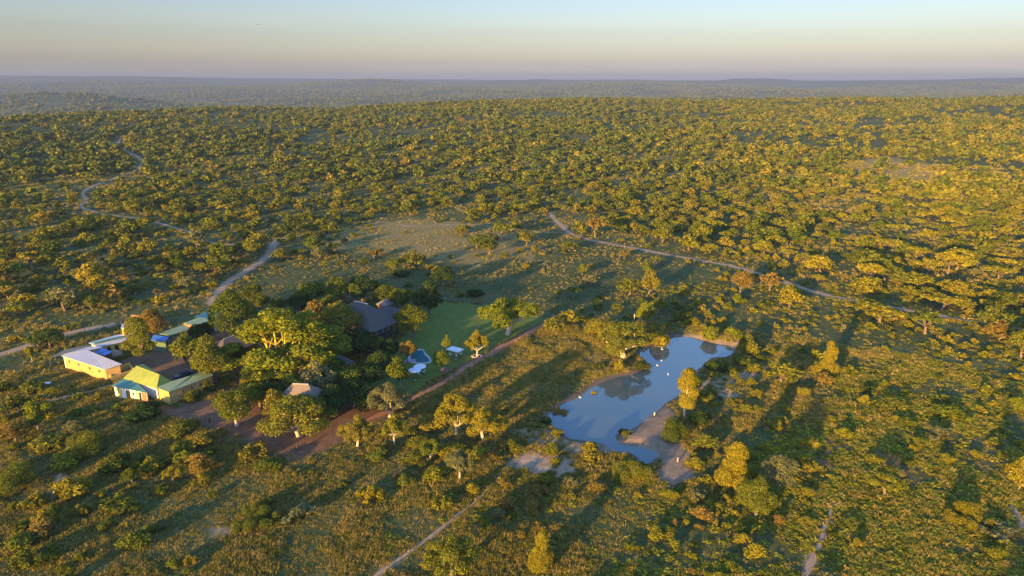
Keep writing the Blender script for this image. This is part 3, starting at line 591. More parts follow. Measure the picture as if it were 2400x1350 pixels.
# parked car in the court
q = G(432, 884); e = empty('parked_car', (q[0], q[1], 0), R(57)); e.scale = (.82, .82, .82); tag(e, 'dark blue parked pickup in the courtyard behind the stone wing', 'car'); M_CAR = solid('car_paint', (.02,.035,.07), .25, 0, .1, 1, 0, .6)
def sideprism(prof, y0, y1):
    mb = MB(); n = len(prof); mb.v = [(x, y0, z) for x, z in prof]+[(x, y1, z) for x, z in prof]; mb.f = [tuple(range(n)), tuple(range(2*n-1, n-1, -1))]+[(i, n+i, n+(i+1) % n, (i+1) % n) for i in range(n)]; return mb
sideprism([(-2.4, .4), (2.4, .4), (2.45, .8), (1.6, 1.02), (-2.4, 1.05)], -.85, .85).build('body', M_CAR, e); sideprism([(-.7, 1.055), (1.5, 1.03), (.95, 1.62), (-.55, 1.65)], -.76, .76).build('cabin', M_CAR, e)
sideprism([(.99, 1.58), (1.52, 1.05), (1.56, 1.06), (1.03, 1.62)], -.66, .66).build('windscreen', M_GLASS, e)
for sy_ in (-.765, .765): sideprism([(-.5, 1.12), (1.1, 1.12), (.85, 1.55), (-.45, 1.56)], sy_-.01, sy_+.01).build('window', M_GLASS, e)
for x in (-1.5, 1.5):
    for y in (-.8, .8):
        w_ = MB().tube([(x, y-.12, .38), (x, y+.12, .38)], [.38, .38], 14).build('wheel', solid('tyre', (.02,.02,.02), .9) if 'tyre' not in bpy.data.materials else bpy.data.materials['tyre'], e); MB().tube([(x, y-.13, .38), (x, y+.13, .38)], [.2, .2], 10).build('rim', M_METAL, w_)
# white water birds
def bird():
    V = [(0, -.28, .10), (0, -.12, .14), (0, .10, .15), (0, .24, .20), (0, .27, .36), (0, .25, .46), (0, .33, .47), (0, .42, .45)]
    rad = [.03, .11, .13, .07, .035, .05, .045, .012]; mb = MB(); mb.smooth = True; mb.tube(V, rad, 10); return mb.mesh('water_bird')
bm2 = bird(); MBIRD = solid('white_feathers', (.72,.70,.66), .8); bm2.materials.append(MBIRD)
for i, (px, py, rz, lb) in enumerate([(1552, 819, 40, 'white bird on the water nearest the top bank'), (1551, 846, 120, 'white bird swimming in the middle of the upper pond'), (1566, 878, 10, 'white bird beside the glowing golden tree'), (1541, 857, 80, 'white bird just below the middle swimmer'), (1360, 932, 70, 'white bird at the left shore of the lower pond')]):
    o = bpy.data.objects.new('water_bird', bm2); COL.objects.link(o); q = G(px, py, -.6); o.location = (q[0], q[1], -.66); o.rotation_euler = (0, 0, R(rz)); o.scale = (.8, .8, .8); tag(o, lb, 'bird', 'white birds on the pond')
# a tiny wisp of cloud
mb = MB(); mb.smooth = True; rg_ = random.Random(4)
for i in range(7): x = (i-3)*22; mb.lathe([(2, -6+rg_.random()*3), (14, -2), (16, 0), (10, 5), (2, 8)], x, 0, 9, 1.5)
m, n_, o = newmat('cloud'); princ(n_, o, (.25,.27,.30), 1, None, 0, 0); o_ = mb.build('cloud', m); sl_, az_ = slope_at(606, 57); D_ = 6500; o_.location = (D_*math.sin(az_), D_*math.cos(az_), CH-sl_*D_); o_.rotation_euler = (0, 0, -az_); o_.scale = (.32, .3, .3); tag(o_, kind='structure')

# ------------------------------------------------------------------ plant shapes (unit size: 1 wide, 1 tall)
def leafquads(P, Nn, size, rg, stretch=1.4, jit=.8):
    n = len(P); nn = Nn+rg.normal(0, jit, (n, 3)); nn /= np.linalg.norm(nn, axis=1)[:, None]+1e-9
    t = rg.normal(0, 1, (n, 3)); t -= nn*(t*nn).sum(1)[:, None]; t /= np.linalg.norm(t, axis=1)[:, None]+1e-9; b = np.cross(nn, t)
    s = (size*(.55+.9*rg.random(n)))[:, None] if hasattr(size, '__len__') else size*(.55+.9*rg.random(n))[:, None]
    V = np.stack([P-t*s*stretch*.5, P-b*s*.5+t*s*.1, P+t*s*stretch*.5, P+b*s*.5+t*s*.1], 1).reshape(-1, 3)
    return V
def shell(C, r, n, rg, flat=1.0, low=-.35):
    m = len(C); wgt = r**2/np.sum(r**2); k = rg.choice(m, n*2, p=wgt)
    d = rg.normal(0, 1, (n*2, 3)); d /= np.linalg.norm(d, axis=1)[:, None]
    keep = d[:, 2] > low+rg.random(n*2)*.3-.15; d = d[keep]; k = k[keep]
    rad = r[k]*(.72+.34*rg.random(len(k))); off = d*rad[:, None]; off[:, 2] *= flat; P = C[k]+off
    # thin out leaves deep inside neighbouring lobes
    deep = np.zeros(len(P), bool)
    for j in range(m):
        q = P-C[j]; q[:, 2] /= flat; deep |= (np.linalg.norm(q, axis=1) < r[j]*.66) & (k != j)
    P = P[~deep]; Nn = d[~deep]; return P[:n], Nn[:n]
def make_crown(kind, seed, n, ls):
    rg = np.random.default_rng(seed)
    if kind == 'round':
        m = 19; C = rg.normal(0, 1, (m, 3)); C /= np.linalg.norm(C, axis=1)[:, None]; C *= (rg.random((m, 1))**.4)
        C = C*[.33, .33, .29]+[0, 0, .54]; r = .12+.10*rg.random(m); fl = .95; low = -.6
    elif kind == 'spread':
        m = 30; a = rg.random(m)*6.283; q = np.sqrt(rg.random(m)); C = np.column_stack([np.cos(a)*q*.40, np.sin(a)*q*.40, .38+.46*(1-q**2)*rg.random(m)**.5+rg.normal(0, .05, m)]); r = .085+.07*rg.random(m); fl = .95; low = -.5
    elif kind == 'umbrella':
        m = 16; a = rg.random(m)*6.283; q = np.sqrt(rg.random(m)); C = np.column_stack([np.cos(a)*q*.38, np.sin(a)*q*.38, .80+.08*rg.normal(0, 1, m)*.6-.10*q]); r = .10+.06*rg.random(m); fl = .6; low = -.2
    elif kind == 'layered':
        m = 78; a = rg.random(m)*6.283; q = np.sqrt(rg.random(m)); C = np.column_stack([np.cos(a)*q*.43, np.sin(a)*q*.43, .30+.62*(1-q**2.2)*rg.random(m)**.45+.04*rg.normal(0, 1, m)]); r = .055+.05*rg.random(m); fl = .55; low = -.7
    elif kind == 'column':
        m = 26; t = np.linspace(.10, .93, m); a = np.arange(m)*2.4; q = .30*(1.12-t)*(.25+1.0*rg.random(m)); C = np.column_stack([np.cos(a)*q, np.sin(a)*q, t+rg.normal(0, .03, m)]); r = (.14*(1.12-t)+.06)*(.6+.9*rg.random(m)); fl = .8; low = -.6
    elif kind == 'tall':
        m = 16; t = .26+.66*rg.random(m); C = np.column_stack([rg.normal(0, .17, m), rg.normal(0, .17, m), t]); C[:, :2] = np.clip(C[:, :2], -.36, .36); r = .12+.10*rg.random(m); fl = .55; low = -.6
    elif kind == 'open':                      # separate leafy tufts at the limb ends
        m = 26; a = rg.random(m)*6.283; q = np.sqrt(rg.random(m)); C = np.column_stack([np.cos(a)*q*.42, np.sin(a)*q*.42, .40+.46*(1-q)*rg.random(m)+.16*rg.random(m)]); r = .07+.07*rg.random(m); fl = .95; low = -.6
    elif kind == 'bush':
        m = 12; a = rg.random(m)*6.283; q = np.sqrt(rg.random(m)); C = np.column_stack([np.cos(a)*q*.36, np.sin(a)*q*.36, .28+.42*(1-q**1.5)*(.5+.5*rg.random(m))]); r = .12+.09*rg.random(m); fl = 1.5; low = -.9
    elif kind == 'scrub':                     # loose upright shrub of several stems
        m = 15; a = rg.random(m)*6.283; q = np.sqrt(rg.random(m)); C = np.column_stack([np.cos(a)*q*.41, np.sin(a)*q*.41, .25+.55*(1-q)*rg.random(m)+.12*rg.random(m)]); r = .06+.07*rg.random(m); fl = 2.0; low = -.9
    if kind != 'column': C[0, :2] *= .15; C[1, :2] *= .3; C[2, :2] *= .3; r[:3] = np.maximum(r[:3], np.sort(r)[-3])
    P, Nn = shell(C, r, n, rg, fl, low)
    st = 1.4; jit = .65
    if kind == 'scrub': Nn = Nn*.8+rg.normal(0, .1, Nn.shape)
    P = P+rg.normal(0, ls*.35, P.shape); P[:, 2] = np.maximum(P[:, 2], .02)
    V = leafquads(P, Nn, ls, rg, st, jit); Fq = np.arange(len(V)).reshape(-1, 4)
    return V, Fq, C, r
def make_trunk(kind, C, seed, wr=.035, base_split=.3, nl=8, sub=True):
    rg = random.Random(seed); mb = MB(); mb.smooth = True
    lean = (rg.uniform(-.05, .05), rg.uniform(-.05, .05)); fork = (lean[0], lean[1], base_split)
    mb.tube([(0, 0, -.06), (0, 0, .0), (lean[0]*.4, lean[1]*.4, base_split*.5), fork], [wr*1.7, wr*1.3, wr, wr*.9], 8)
    idx = list(range(len(C))); rg.shuffle(idx)
    if kind == 'column':
        mb.tube([fork, (lean[0], lean[1], .9)], [wr*.9, wr*.2], 6)
    for j in idx[:nl]:
        c = C[j]; mid_ = ((fork[0]+c[0])*.5+rg.uniform(-.03, .03), (fork[1]+c[1])*.5+rg.uniform(-.03, .03), fork[2]+(c[2]-fork[2])*.4)
        mb.tube([fork, mid_, (c[0], c[1], c[2])], [wr*.62, wr*.4, wr*.12], 6)
        if sub:
            for q in range(3):
                d = idx[(idx.index(j)+q+nl) % len(idx)]; e = C[d]
                if (e[0]-c[0])**2+(e[1]-c[1])**2 < .06: mb.tube([mid_, ((mid_[0]+e[0])/2, (mid_[1]+e[1])/2, (mid_[2]+e[2])/2-.01), tuple(e)], [wr*.3, wr*.2, wr*.07], 5)
    return mb.mesh('trunk')
PROTO = {}
def proto(kind, var, lod, thick=1.0):
    key = (kind, var, lod, thick)
    if key in PROTO: return PROTO[key]
    n, ls = {'hero': (10500, .020), 'hi': (3600, .035), 'mid': (900, .066), 'low': (150, .15), 'far': (44, .27)}[lod]
    if kind in ('bush', 'scrub') and lod == 'hi': n, ls = 1500, .062
    if kind == 'layered': n = int(n*2.6); ls *= .82
    if kind == 'column': n = int(n*1.5); ls *= 1.1
    V, Fq, C, r = make_crown(kind, hash(kind) % 1 + sum(map(ord, kind))*31+var*7, n, ls)
    cm = np_mesh('crown', V, Fq); cm.materials.append(L_OLIVE)
    tm = None
    if kind not in ('bush', 'scrub') and lod != 'far':
        bs = {'round': .2, 'spread': .17, 'umbrella': .35, 'layered': .14, 'column': .15, 'tall': .24, 'open': .24}[kind]
        wr = {'layered': .030, 'spread': .030, 'column': .04, 'tall': .035}.get(kind, .032)*thick
        tm = make_trunk(kind, C, var, wr, bs, 14 if kind == 'layered' else 8, lod in ('hero', 'hi')); tm.materials.append(BARK)
    PROTO[key] = (cm, tm); return PROTO[key]
def setmat(o, m):
    o.material_slots[0].link = 'OBJECT'; o.material_slots[0].material = m
def plant(kind, x, y, W, Ht, leaf, label, cat='tree', group=None, var=0, lod='hi', bark=None, name=None, rz=None, thick=1.0):
    cm, tm = proto(kind, var, lod, thick); z = Hs(x, y)
    rz = rng.random()*6.283 if rz is None else rz
    if tm is None:
        o = bpy.data.objects.new(name or 'shrub', cm); COL.objects.link(o); o.location = (x, y, z-.02); o.rotation_euler = (0, 0, rz); o.scale = (W, W*(.85+.3*rng.random()), Ht)
        setmat(o, leaf); tag(o, label, cat, group); return o
    e = empty(name or 'tree', (x, y, z), rz)
    c = bpy.data.objects.new('crown', cm); COL.objects.link(c); c.parent = e; c.scale = (W, W*(.88+.24*rng.random()), Ht); setmat(c, leaf)
    t = bpy.data.objects.new('trunk', tm); COL.objects.link(t); t.parent = e; t.scale = c.scale; setmat(t, bark or BARK)
    tag(e, label, cat, group); return e
def ppm(px, py):
    X_, Y_ = G(px, py); return F/(Y_*CP+CH*SP)
TAKEN = []
# hero plants: kind, centre x, base y, width, top y (photo points), leaf, bark, lod, name, label
HERO = [
 ('layered', 672, 872, 236, 708, L_LIME, BARKY, 'hero', 'fever_tree', 'huge lime green flat layered tree with glowing yellow branches in the middle of the lodge'),
 ('round', 548, 796, 94, 690, L_GREEN, BARK, 'hero', 'tree', 'dense deep green rounded tree beside the teal and green roofs'),
 ('tall', 328, 852, 92, 742, L_OLIVE, BARK, 'hero', 'tree', 'drooping olive gold tree standing in the yard behind the white roofed building'),
 ('round', 358, 800, 72, 716, L_BROWN, BARK, 'hero', 'tree', 'orange olive tree behind the drooping yard tree'),
 ('round', 440, 858, 84, 780, L_OLIVE, BARK, 'hi', 'tree', 'smaller of two olive trees in front of the long green roof'),
 ('round', 508, 900, 104, 785, L_OLIVE, BARK, 'hero', 'tree', 'larger olive tree hanging over the end of the green roofed wing'),
 ('round', 967, 792, 88, 714, L_GREEN, BARK, 'hero', 'tree', 'rounded mid green tree at the corner of the thatched main lodge'),
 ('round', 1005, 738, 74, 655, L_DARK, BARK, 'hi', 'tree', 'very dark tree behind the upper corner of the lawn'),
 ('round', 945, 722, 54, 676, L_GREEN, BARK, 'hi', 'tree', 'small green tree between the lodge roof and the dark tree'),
 ('open', 1190, 784, 138, 682, L_LIME, BARKP, 'hero', 'tree', 'bright lime tree with wide open crown on the green lawn'),
 ('open', 1118, 838, 50, 766, L_GOLD, BARKP, 'hi', 'tree', 'small golden tree growing out of the stone ring'),
 ('round', 1035, 866, 44, 820, L_GREEN, BARK, 'hi', 'tree', 'small round green tree to the right of the pool'),
 ('open', 1047, 826, 24, 784, L_LIME, BARK, 'hi', 'tree', 'slim yellow green sapling on the lawn left of the square umbrella'),
 ('round', 556, 998, 92, 906, L_GREEN, BARKP, 'hero', 'tree', 'two toned green tree on red dirt in front of the stone wing'),
 ('spread', 700, 1022, 160, 912, L_OLIVE, BARKP, 'hero', 'tree', 'broad gold green tree in front of the lit thatched roof'),
 ('round', 640, 990, 60, 912, L_OLIVE, BARK, 'hi', 'tree', 'yellowish tree squeezed between the broad tree and the two toned tree'),
 ('spread', 632, 925, 128, 852, L_DARK, BARK, 'hero', 'tree', 'dark olive spreading tree in front of the lime green tree'),
 ('open', 738, 930, 92, 846, L_GREY, BARKP, 'hi', 'tree', 'grey green tree with pale tufts behind the lit thatched roof'),
 ('round', 598, 905, 52, 842, L_GREEN, BARK, 'hi', 'tree', 'bright green small tree under the left edge of the lime tree'),
 ('round', 585, 925, 34, 880, L_GOLD, BARK, 'hi', 'tree', 'little orange gold tree left of the dark spreading tree'),
 ('spread', 914, 978, 88, 892, L_GREY, BARKP, 'hero', 'tree', 'pale gold tree standing over the red dirt path'),
 ('round', 800, 812, 104, 716, L_BUSH, BARK, 'hero', 'tree', 'mottled green and bronze tree between the lime tree and the main lodge'),
 ('round', 745, 770, 78, 706, L_BROWN, BARK, 'hi', 'tree', 'bronze topped tree behind the lime green tree'),
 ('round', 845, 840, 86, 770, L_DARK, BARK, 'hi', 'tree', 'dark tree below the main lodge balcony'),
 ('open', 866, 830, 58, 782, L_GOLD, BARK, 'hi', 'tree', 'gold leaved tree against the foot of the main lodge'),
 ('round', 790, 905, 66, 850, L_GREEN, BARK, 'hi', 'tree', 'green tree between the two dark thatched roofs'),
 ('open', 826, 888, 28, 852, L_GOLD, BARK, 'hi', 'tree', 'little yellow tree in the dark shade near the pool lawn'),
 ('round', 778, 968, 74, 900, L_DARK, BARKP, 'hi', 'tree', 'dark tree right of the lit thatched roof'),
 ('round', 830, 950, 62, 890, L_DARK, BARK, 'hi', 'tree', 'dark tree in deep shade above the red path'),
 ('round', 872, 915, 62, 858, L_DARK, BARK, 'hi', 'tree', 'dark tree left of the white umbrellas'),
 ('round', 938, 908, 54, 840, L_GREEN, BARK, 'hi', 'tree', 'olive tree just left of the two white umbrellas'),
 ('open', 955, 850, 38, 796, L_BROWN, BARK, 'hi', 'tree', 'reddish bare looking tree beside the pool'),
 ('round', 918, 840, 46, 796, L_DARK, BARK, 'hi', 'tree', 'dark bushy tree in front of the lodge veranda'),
 ('round', 700, 735, 60, 690, L_DARK, BARK, 'hi', 'tree', 'dark tree behind the lime tree on the left'),
 ('round', 735, 720, 78, 662, L_GREEN, BARK, 'hi', 'tree', 'broad green tree behind the compound nearest the dirt road'),
 ('open', 800, 716, 84, 650, L_GREEN, BARK, 'hi', 'tree', 'green tree with yellow topped sprays behind the main lodge'),
 ('round', 850, 705, 70, 652, L_DARK, BARK, 'hi', 'tree', 'dark tree right behind the peak of the main lodge roof'),
 ('umbrella', 893, 700, 76, 662, L_LIME, BARK, 'hi', 'tree', 'flat yellow green canopy behind the main lodge'),
 ('round', 590, 712, 50, 668, L_OLIVE, BARK, 'hi', 'tree', 'olive tree beside the dirt road at the back of the lodge'),
 ('round', 612, 735, 46, 690, L_BUSH, BARK, 'hi', 'tree', 'bronze dark tree just right of the deep green tree'),
 ('round', 655, 730, 40, 700, L_GREEN, BARK, 'hi', 'tree', 'small green tree above the left edge of the lime tree'),
 ('round', 1040, 668, 62, 622, L_DARK, BARK, 'hi', 'tree', 'dark tree with a golden neighbour beyond the lawn'),
 ('round', 1025, 652, 36, 622, L_GOLD, BARK, 'hi', 'tree', 'small golden crown in front of the dark tree beyond the lawn'),
 ('bush', 938, 652, 44, 624, L_DARK, BARK, 'hi', 'shrub', 'dark round bush in the meadow behind the main lodge'),
 ('round', 920, 640, 42, 606, L_OLIVE, BARK, 'hi', 'tree', 'golden olive tree next to the dark meadow bush'),
 ('bush', 1110, 700, 46, 676, L_DARK, BARK, 'hi', 'shrub', 'dark low bush in the shaded meadow above the lawn'),
 ('round', 118, 812, 72, 768, L_DARK, BARK, 'hi', 'tree', 'dark round tree beside the driveway at far left'),
 ('open', 92, 815, 50, 772, L_OLIVE, BARK, 'hi', 'tree', 'yellow green tree overlapping the dark driveway tree'),
 ('tall', 76, 848, 26, 806, L_LIME, BARKY, 'hi', 'tree', 'thin yellow stemmed tree beside the shade net'),
 ('tall', 90, 1006, 58, 938, L_LIME, BARK, 'hi', 'tree', 'bright green upright tree below the entrance path'),
 ('bush', 76, 925, 54, 882, L_OLIVE, BARK, 'hi', 'shrub', 'rounded olive bush left of the white slab'),
 ('bush', 120, 928, 46, 902, L_GOLD, BARK, 'hi', 'shrub', 'low golden bush just below the white slab'),
 ('bush', 15, 925, 50, 886, L_BUSH, BARK, 'hi', 'shrub', 'dark green and gold bush at the left edge above the entrance path'),
 ('bush', 455, 944, 38, 904, L_OLIVE, BARK, 'hi', 'shrub', 'round golden green bush against the stone wing wall'),
 ('bush', 488, 922, 30, 884, L_OLIVE, BARK, 'hi', 'shrub', 'smaller bush against the far end of the stone wing wall'),
 ('spread', 1070, 1020, 108, 905, L_GOLD, BARKP, 'hero', 'tree', 'tall golden tree right of the red path'),
 ('open', 1132, 1032, 104, 940, L_GOLD, BARKP, 'hero', 'tree', 'golden pale limbed tree leaning towards the pond'),
 ('open', 838, 1046, 86, 966, L_OLIVE, BARKP, 'hero', 'tree', 'olive tufted tree at the lower end of the red yard'),
 ('open', 925, 1040, 60, 968, L_OLIVE, BARKP, 'hi', 'tree', 'small flat olive tree between the pale gold tree and the meadow'),
 ('open', 1078, 1125, 72, 1040, L_GREY, BARKP, 'hero', 'tree', 'pale gold tree standing in the scrub left of the sandy patch'),
 ('spread', 1462, 838, 118, 738, L_OLIVE, BARKP, 'hero', 'tree', 'large spreading tree with thick pale trunk beside the pond'),
 ('round', 1404, 790, 70, 748, L_GOLD, BARK, 'hi', 'tree', 'golden tree left of the large pale trunked tree'),
 ('round', 1512, 762, 46, 706, L_LIME, BARK, 'hi', 'tree', 'yellow green tree behind the large pale trunked tree'),
 ('bush', 1545, 812, 48, 758, L_GOLD, BARK, 'hi', 'shrub', 'gold green waterside bush at the upper left of the pond'),
 ('tall', 1604, 978, 66, 862, L_GOLD, BARKP, 'hero', 'tree', 'tall glowing golden tree with bare pale stem on the pond bank'),
 ('bush', 1624, 912, 46, 864, L_GREEN, BARK, 'hi', 'shrub', 'deep green bush behind the glowing golden pond tree'),
 ('bush', 1572, 1034, 74, 962, L_GREEN, BARK, 'hero', 'shrub', 'large green bush on the bank right of the pond'),
 ('bush', 1640, 1000, 62, 950, L_DARK, BARK, 'hi', 'shrub', 'dark bush right of the large bank bush'),
 ('column', 1938, 882, 50, 802, L_GOLD, BARK, 'hero', 'tree', 'lone yellow cone shaped tree in the open right hand field'),
 ('column', 1722, 1140, 84, 1034, L_GOLD, BARK, 'hero', 'tree', 'spiky golden pointed tree below the pond on the right'),
 ('round', 1770, 1212, 104, 1118, L_OLIVE, BARK, 'hero', 'tree', 'olive green tree just below the spiky golden tree'),
 ('round', 1822, 1150, 88, 1062, L_GREY, BARK, 'hero', 'tree', 'grey olive round tree right of the spiky golden tree'),
 ('bush', 1650, 1062, 66, 1005, L_OLIVE, BARK, 'hi', 'shrub', 'olive bush above the spiky golden tree'),
 ('bush', 1483, 1140, 90, 1060, L_OLIVE, BARK, 'hero', 'shrub', 'large olive bush just below the pond inlet'),
 ('bush', 1384, 1080, 60, 1026, L_BUSH, BARK, 'hi', 'shrub', 'dark green bush at the lower shore of the pond'),
 ('bush', 1296, 1068, 38, 1028, L_OLIVE, BARK, 'hi', 'shrub', 'small olive bush above the pale sand patch'),
 ('bush', 1306, 1022, 30, 998, L_GOLD, BARK, 'hi', 'shrub', 'small golden bush at the lower left tip of the water'),
 ('bush', 1304, 1096, 42, 1068, L_GOLD, BARK, 'hi', 'shrub', 'low golden bush right of the pale sand patch'),
 ('scrub', 1199, 1072, 50, 1020, L_OLIVE, BARK, 'hi', 'shrub', 'spiky golden olive bush left of the pale sand patch'),
 ('bush', 1148, 1000, 36, 965, L_GOLD, BARK, 'hi', 'shrub', 'golden bush at the foot of the leaning golden tree'),
 ('spread', 1058, 1352, 134, 1240, L_OLIVE, BARK, 'hero', 'tree', 'large brown green tree at the bottom edge beside the foot path'),
 ('column', 1270, 1332, 66, 1240, L_GOLD, BARK, 'hero', 'tree', 'upright golden tree at the bottom edge right of the foot path'),
 ('round', 1520, 690, 52, 630, L_OLIVE, BARK, 'hi', 'tree', 'round olive gold tree alone in the meadow above the pond'),
 ('round', 1735, 692, 48, 630, L_BROWN, BARK, 'hi', 'tree', 'bronze rounded tree just below the field road'),
 ('bush', 1728, 712, 30, 684, L_LIME, BARK, 'hi', 'shrub', 'small yellow green bush at the foot of the bronze tree'),
 ('bush', 1668, 800, 44, 752, L_LIME, BARK, 'hi', 'shrub', 'bright yellow bush on the far bank of the pond'),
 ('bush', 1716, 796, 40, 758, L_LIME, BARK, 'hi', 'shrub', 'yellow green bush at the right end of the far pond bank'),
 ('bush', 1630, 768, 46, 738, L_GOLD, BARK, 'hi', 'shrub', 'golden bush behind the far pond bank'),
 ('bush', 1600, 756, 44, 716, L_GREEN, BARK, 'hi', 'shrub', 'green bush behind the upper left of the pond'),
 ('bush', 1752, 835, 50, 776, L_BUSH, BARK, 'hi', 'shrub', 'tall olive bush at the right tip of the pond'),
 ('bush', 1735, 860, 60, 828, L_GREEN, BARK, 'hi', 'shrub', 'deep green bush below the right tip of the pond'),
 ('bush', 1676, 876, 52, 834, L_DARK, BARK, 'hi', 'shrub', 'dark bush on the near side of the upper pond'),
 ('bush', 1714, 880, 36, 852, L_OLIVE, BARK, 'hi', 'shrub', 'olive bush beside the dark bush on the near pond side'),
 ('bush', 1500, 866, 46, 834, L_OLIVE, BARK, 'hi', 'shrub', 'green gold bush jutting into the left side of the pond'),
 ('bush', 1452, 872, 34, 836, L_GOLD, BARK, 'hi', 'shrub', 'golden bush at the foot of the thick pale trunk'),
 ('bush', 1393, 918, 18, 900, L_GOLD, BARK, 'hi', 'shrub', 'tiny glowing bush on the left pond shore'),
 ('scrub', 1310, 966, 44, 940, L_BROWN, BARK, 'hi', 'shrub', 'low rust coloured bush on the left pond shore'),
 ('bush', 1283, 992, 40, 962, L_DARK, BARK, 'hi', 'shrub', 'dark low bush at the left corner of the pond'),
 ('scrub', 1466, 1018, 34, 1004, L_DARK, BARK, 'hi', 'shrub', 'low dark reeds on the tip of the sandy spit'),
 ('bush', 1770, 876, 44, 846, L_GOLD, BARK, 'hi', 'shrub', 'gold bush in the field right of the pond'),
 ('bush', 1290, 764, 20, 744, L_GOLD, BARK, 'hi', 'shrub', 'tiny gold bush at the far corner of the lawn'),
 ('bush', 2085, 960, 72, 934, L_OLIVE, BARK, 'hi', 'shrub', 'wide low olive bush alone in the right field above the reddish grass'),
 ('bush', 2230, 990, 84, 952, L_LIME, BARK, 'hi', 'shrub', 'flat bright green thicket in the right field'),
 ('scrub', 2200, 1042, 90, 1006, L_GREY, BARK, 'hi', 'shrub', 'pale grey gold spread of scrub below the flat green thicket'),
 ('scrub', 2275, 1240, 96, 1160, L_GOLD, BARK, 'hero', 'shrub', 'tall pale gold scrub at the lower right'),
 ('scrub', 2345, 1270, 90, 1215, L_GREY, BARK, 'hi', 'shrub', 'greyish scrub right of the tall pale gold scrub'),
 ('round', 2386, 1150, 66, 1075, L_GOLD, BARK, 'hi', 'tree', 'golden tree cut by the right edge of the picture'),
 ('round', 2380, 965, 40, 928, L_LIME, BARK, 'hi', 'tree', 'small yellow tree near the right edge in the field'),
 ('round', 2392, 840, 70, 760, L_OLIVE, BARK, 'hi', 'tree', 'olive tree at the right edge just below the field road'),
 ('bush', 40, 1160, 116, 1068, L_OLIVE, BARK, 'hero', 'shrub', 'large gold green thicket at the left edge below the entrance path'),
 ('bush', 110, 1060, 84, 1005, L_BUSH, BARK, 'hi', 'shrub', 'olive thicket below the bright green upright tree'),
 ('bush', 215, 1070, 96, 985, L_OLIVE, BARK, 'hero', 'shrub', 'tall golden green thicket below the entrance corner'),
 ('bush', 335, 990, 100, 962, L_DARK, BARK, 'hi', 'shrub', 'dark hedge like thicket in front of the porch'),
 ('bush', 420, 1030, 76, 978, L_OLIVE, BARK, 'hi', 'shrub', 'golden green bush left of the red yard'),
 ('bush', 468, 1055, 56, 1008, L_BUSH, BARK, 'hi', 'shrub', 'paler bush beside the golden green bush at the red yard'),
 ('scrub', 590, 1080, 70, 1024, L_OLIVE, BARK, 'hi', 'shrub', 'spiky olive shrub at the lower edge of the red yard'),
 ('bush', 628, 1110, 56, 1066, L_GREEN, BARK, 'hi', 'shrub', 'green shrub right of the spiky olive shrub'),
 ('bush', 356, 1110, 62, 1058, L_OLIVE, BARK, 'hi', 'shrub', 'golden green bush in the lower left grass'),
 ('bush', 168, 1170, 78, 1098, L_GOLD, BARK, 'hi', 'shrub', 'golden bush right of the narrow side path'),
 ('scrub', 104, 1232, 44, 1180, L_GOLD, BARK, 'hi', 'shrub', 'narrow golden shrub near the lower left corner'),
 ('bush', 42, 1296, 66, 1240, L_OLIVE, BARK, 'hi', 'shrub', 'rounded olive shrub in the lower left corner'),
 ('scrub', 275, 1205, 90, 1150, L_OLIVE, BARK, 'hi', 'shrub', 'ragged yellow olive shrub in the lower left grass'),
 ('scrub', 600, 1245, 120, 1172, L_OLIVE, BARK, 'hero', 'shrub', 'broad ragged shrub in the foreground grass'),
 ('scrub', 700, 1230, 90, 1178, L_GREY, BARK, 'hi', 'shrub', 'greyish shrub right of the broad ragged foreground shrub'),
 ('scrub', 868, 1180, 62, 1130, L_GOLD, BARK, 'hi', 'shrub', 'golden shrub in the grass below the red yard'),
 ('scrub', 1036, 1200, 50, 1150, L_OLIVE, BARK, 'hi', 'shrub', 'olive shrub close above the foot path'),
 ('bush', 1125, 1222, 26, 1200, L_GREEN, BARK, 'hi', 'shrub', 'little bright green bush beside the foot path'),
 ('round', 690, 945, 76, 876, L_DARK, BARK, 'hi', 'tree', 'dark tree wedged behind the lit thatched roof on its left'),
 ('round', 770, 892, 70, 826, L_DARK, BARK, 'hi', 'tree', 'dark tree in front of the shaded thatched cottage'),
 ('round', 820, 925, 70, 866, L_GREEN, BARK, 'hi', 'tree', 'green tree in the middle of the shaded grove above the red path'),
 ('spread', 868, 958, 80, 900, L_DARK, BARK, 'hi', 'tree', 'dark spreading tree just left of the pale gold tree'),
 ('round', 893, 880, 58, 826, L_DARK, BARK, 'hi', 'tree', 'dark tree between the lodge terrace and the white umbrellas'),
 ('round', 560, 868, 60, 806, L_GREEN, BARK, 'hi', 'tree', 'green tree filling the gap left of the lime green tree'),
 ('round', 610, 952, 62, 892, L_GREEN, BARK, 'hi', 'tree', 'olive tree between the two toned tree and the dark spreading tree'),
 ('round', 770, 745, 66, 694, L_GREEN, BARK, 'hi', 'tree', 'green tree behind the lime tree nearest the main lodge'),
 ('round', 838, 760, 56, 716, L_BUSH, BARK, 'hi', 'tree', 'mottled tree against the left slope of the main lodge roof'),
 ('round', 906, 716, 50, 674, L_GREEN, BARK, 'hi', 'tree', 'small green tree hiding the cottage behind the main lodge'),
 ('spread', 750, 985, 84, 930, L_BUSH, BARK, 'hi', 'tree', 'mottled low tree at the right foot of the lit thatched cottage'),
 ('round', 470, 800, 54, 752, L_DARK, BARK, 'hi', 'tree', 'dark tree between the workshop and the courtyard'),
 ('open', 1010, 1075, 62, 1018, L_OLIVE, BARKP, 'hi', 'tree', 'olive tufted tree in the scrub left of the tall golden tree'),
 ('bush', 1062, 1078, 76, 1030, L_GOLD, BARK, 'hi', 'shrub', 'golden bush below the tall golden tree'),
 ('bush', 1120, 1082, 62, 1040, L_YELL, BARK, 'hi', 'shrub', 'yellow green bush below the leaning golden tree'),
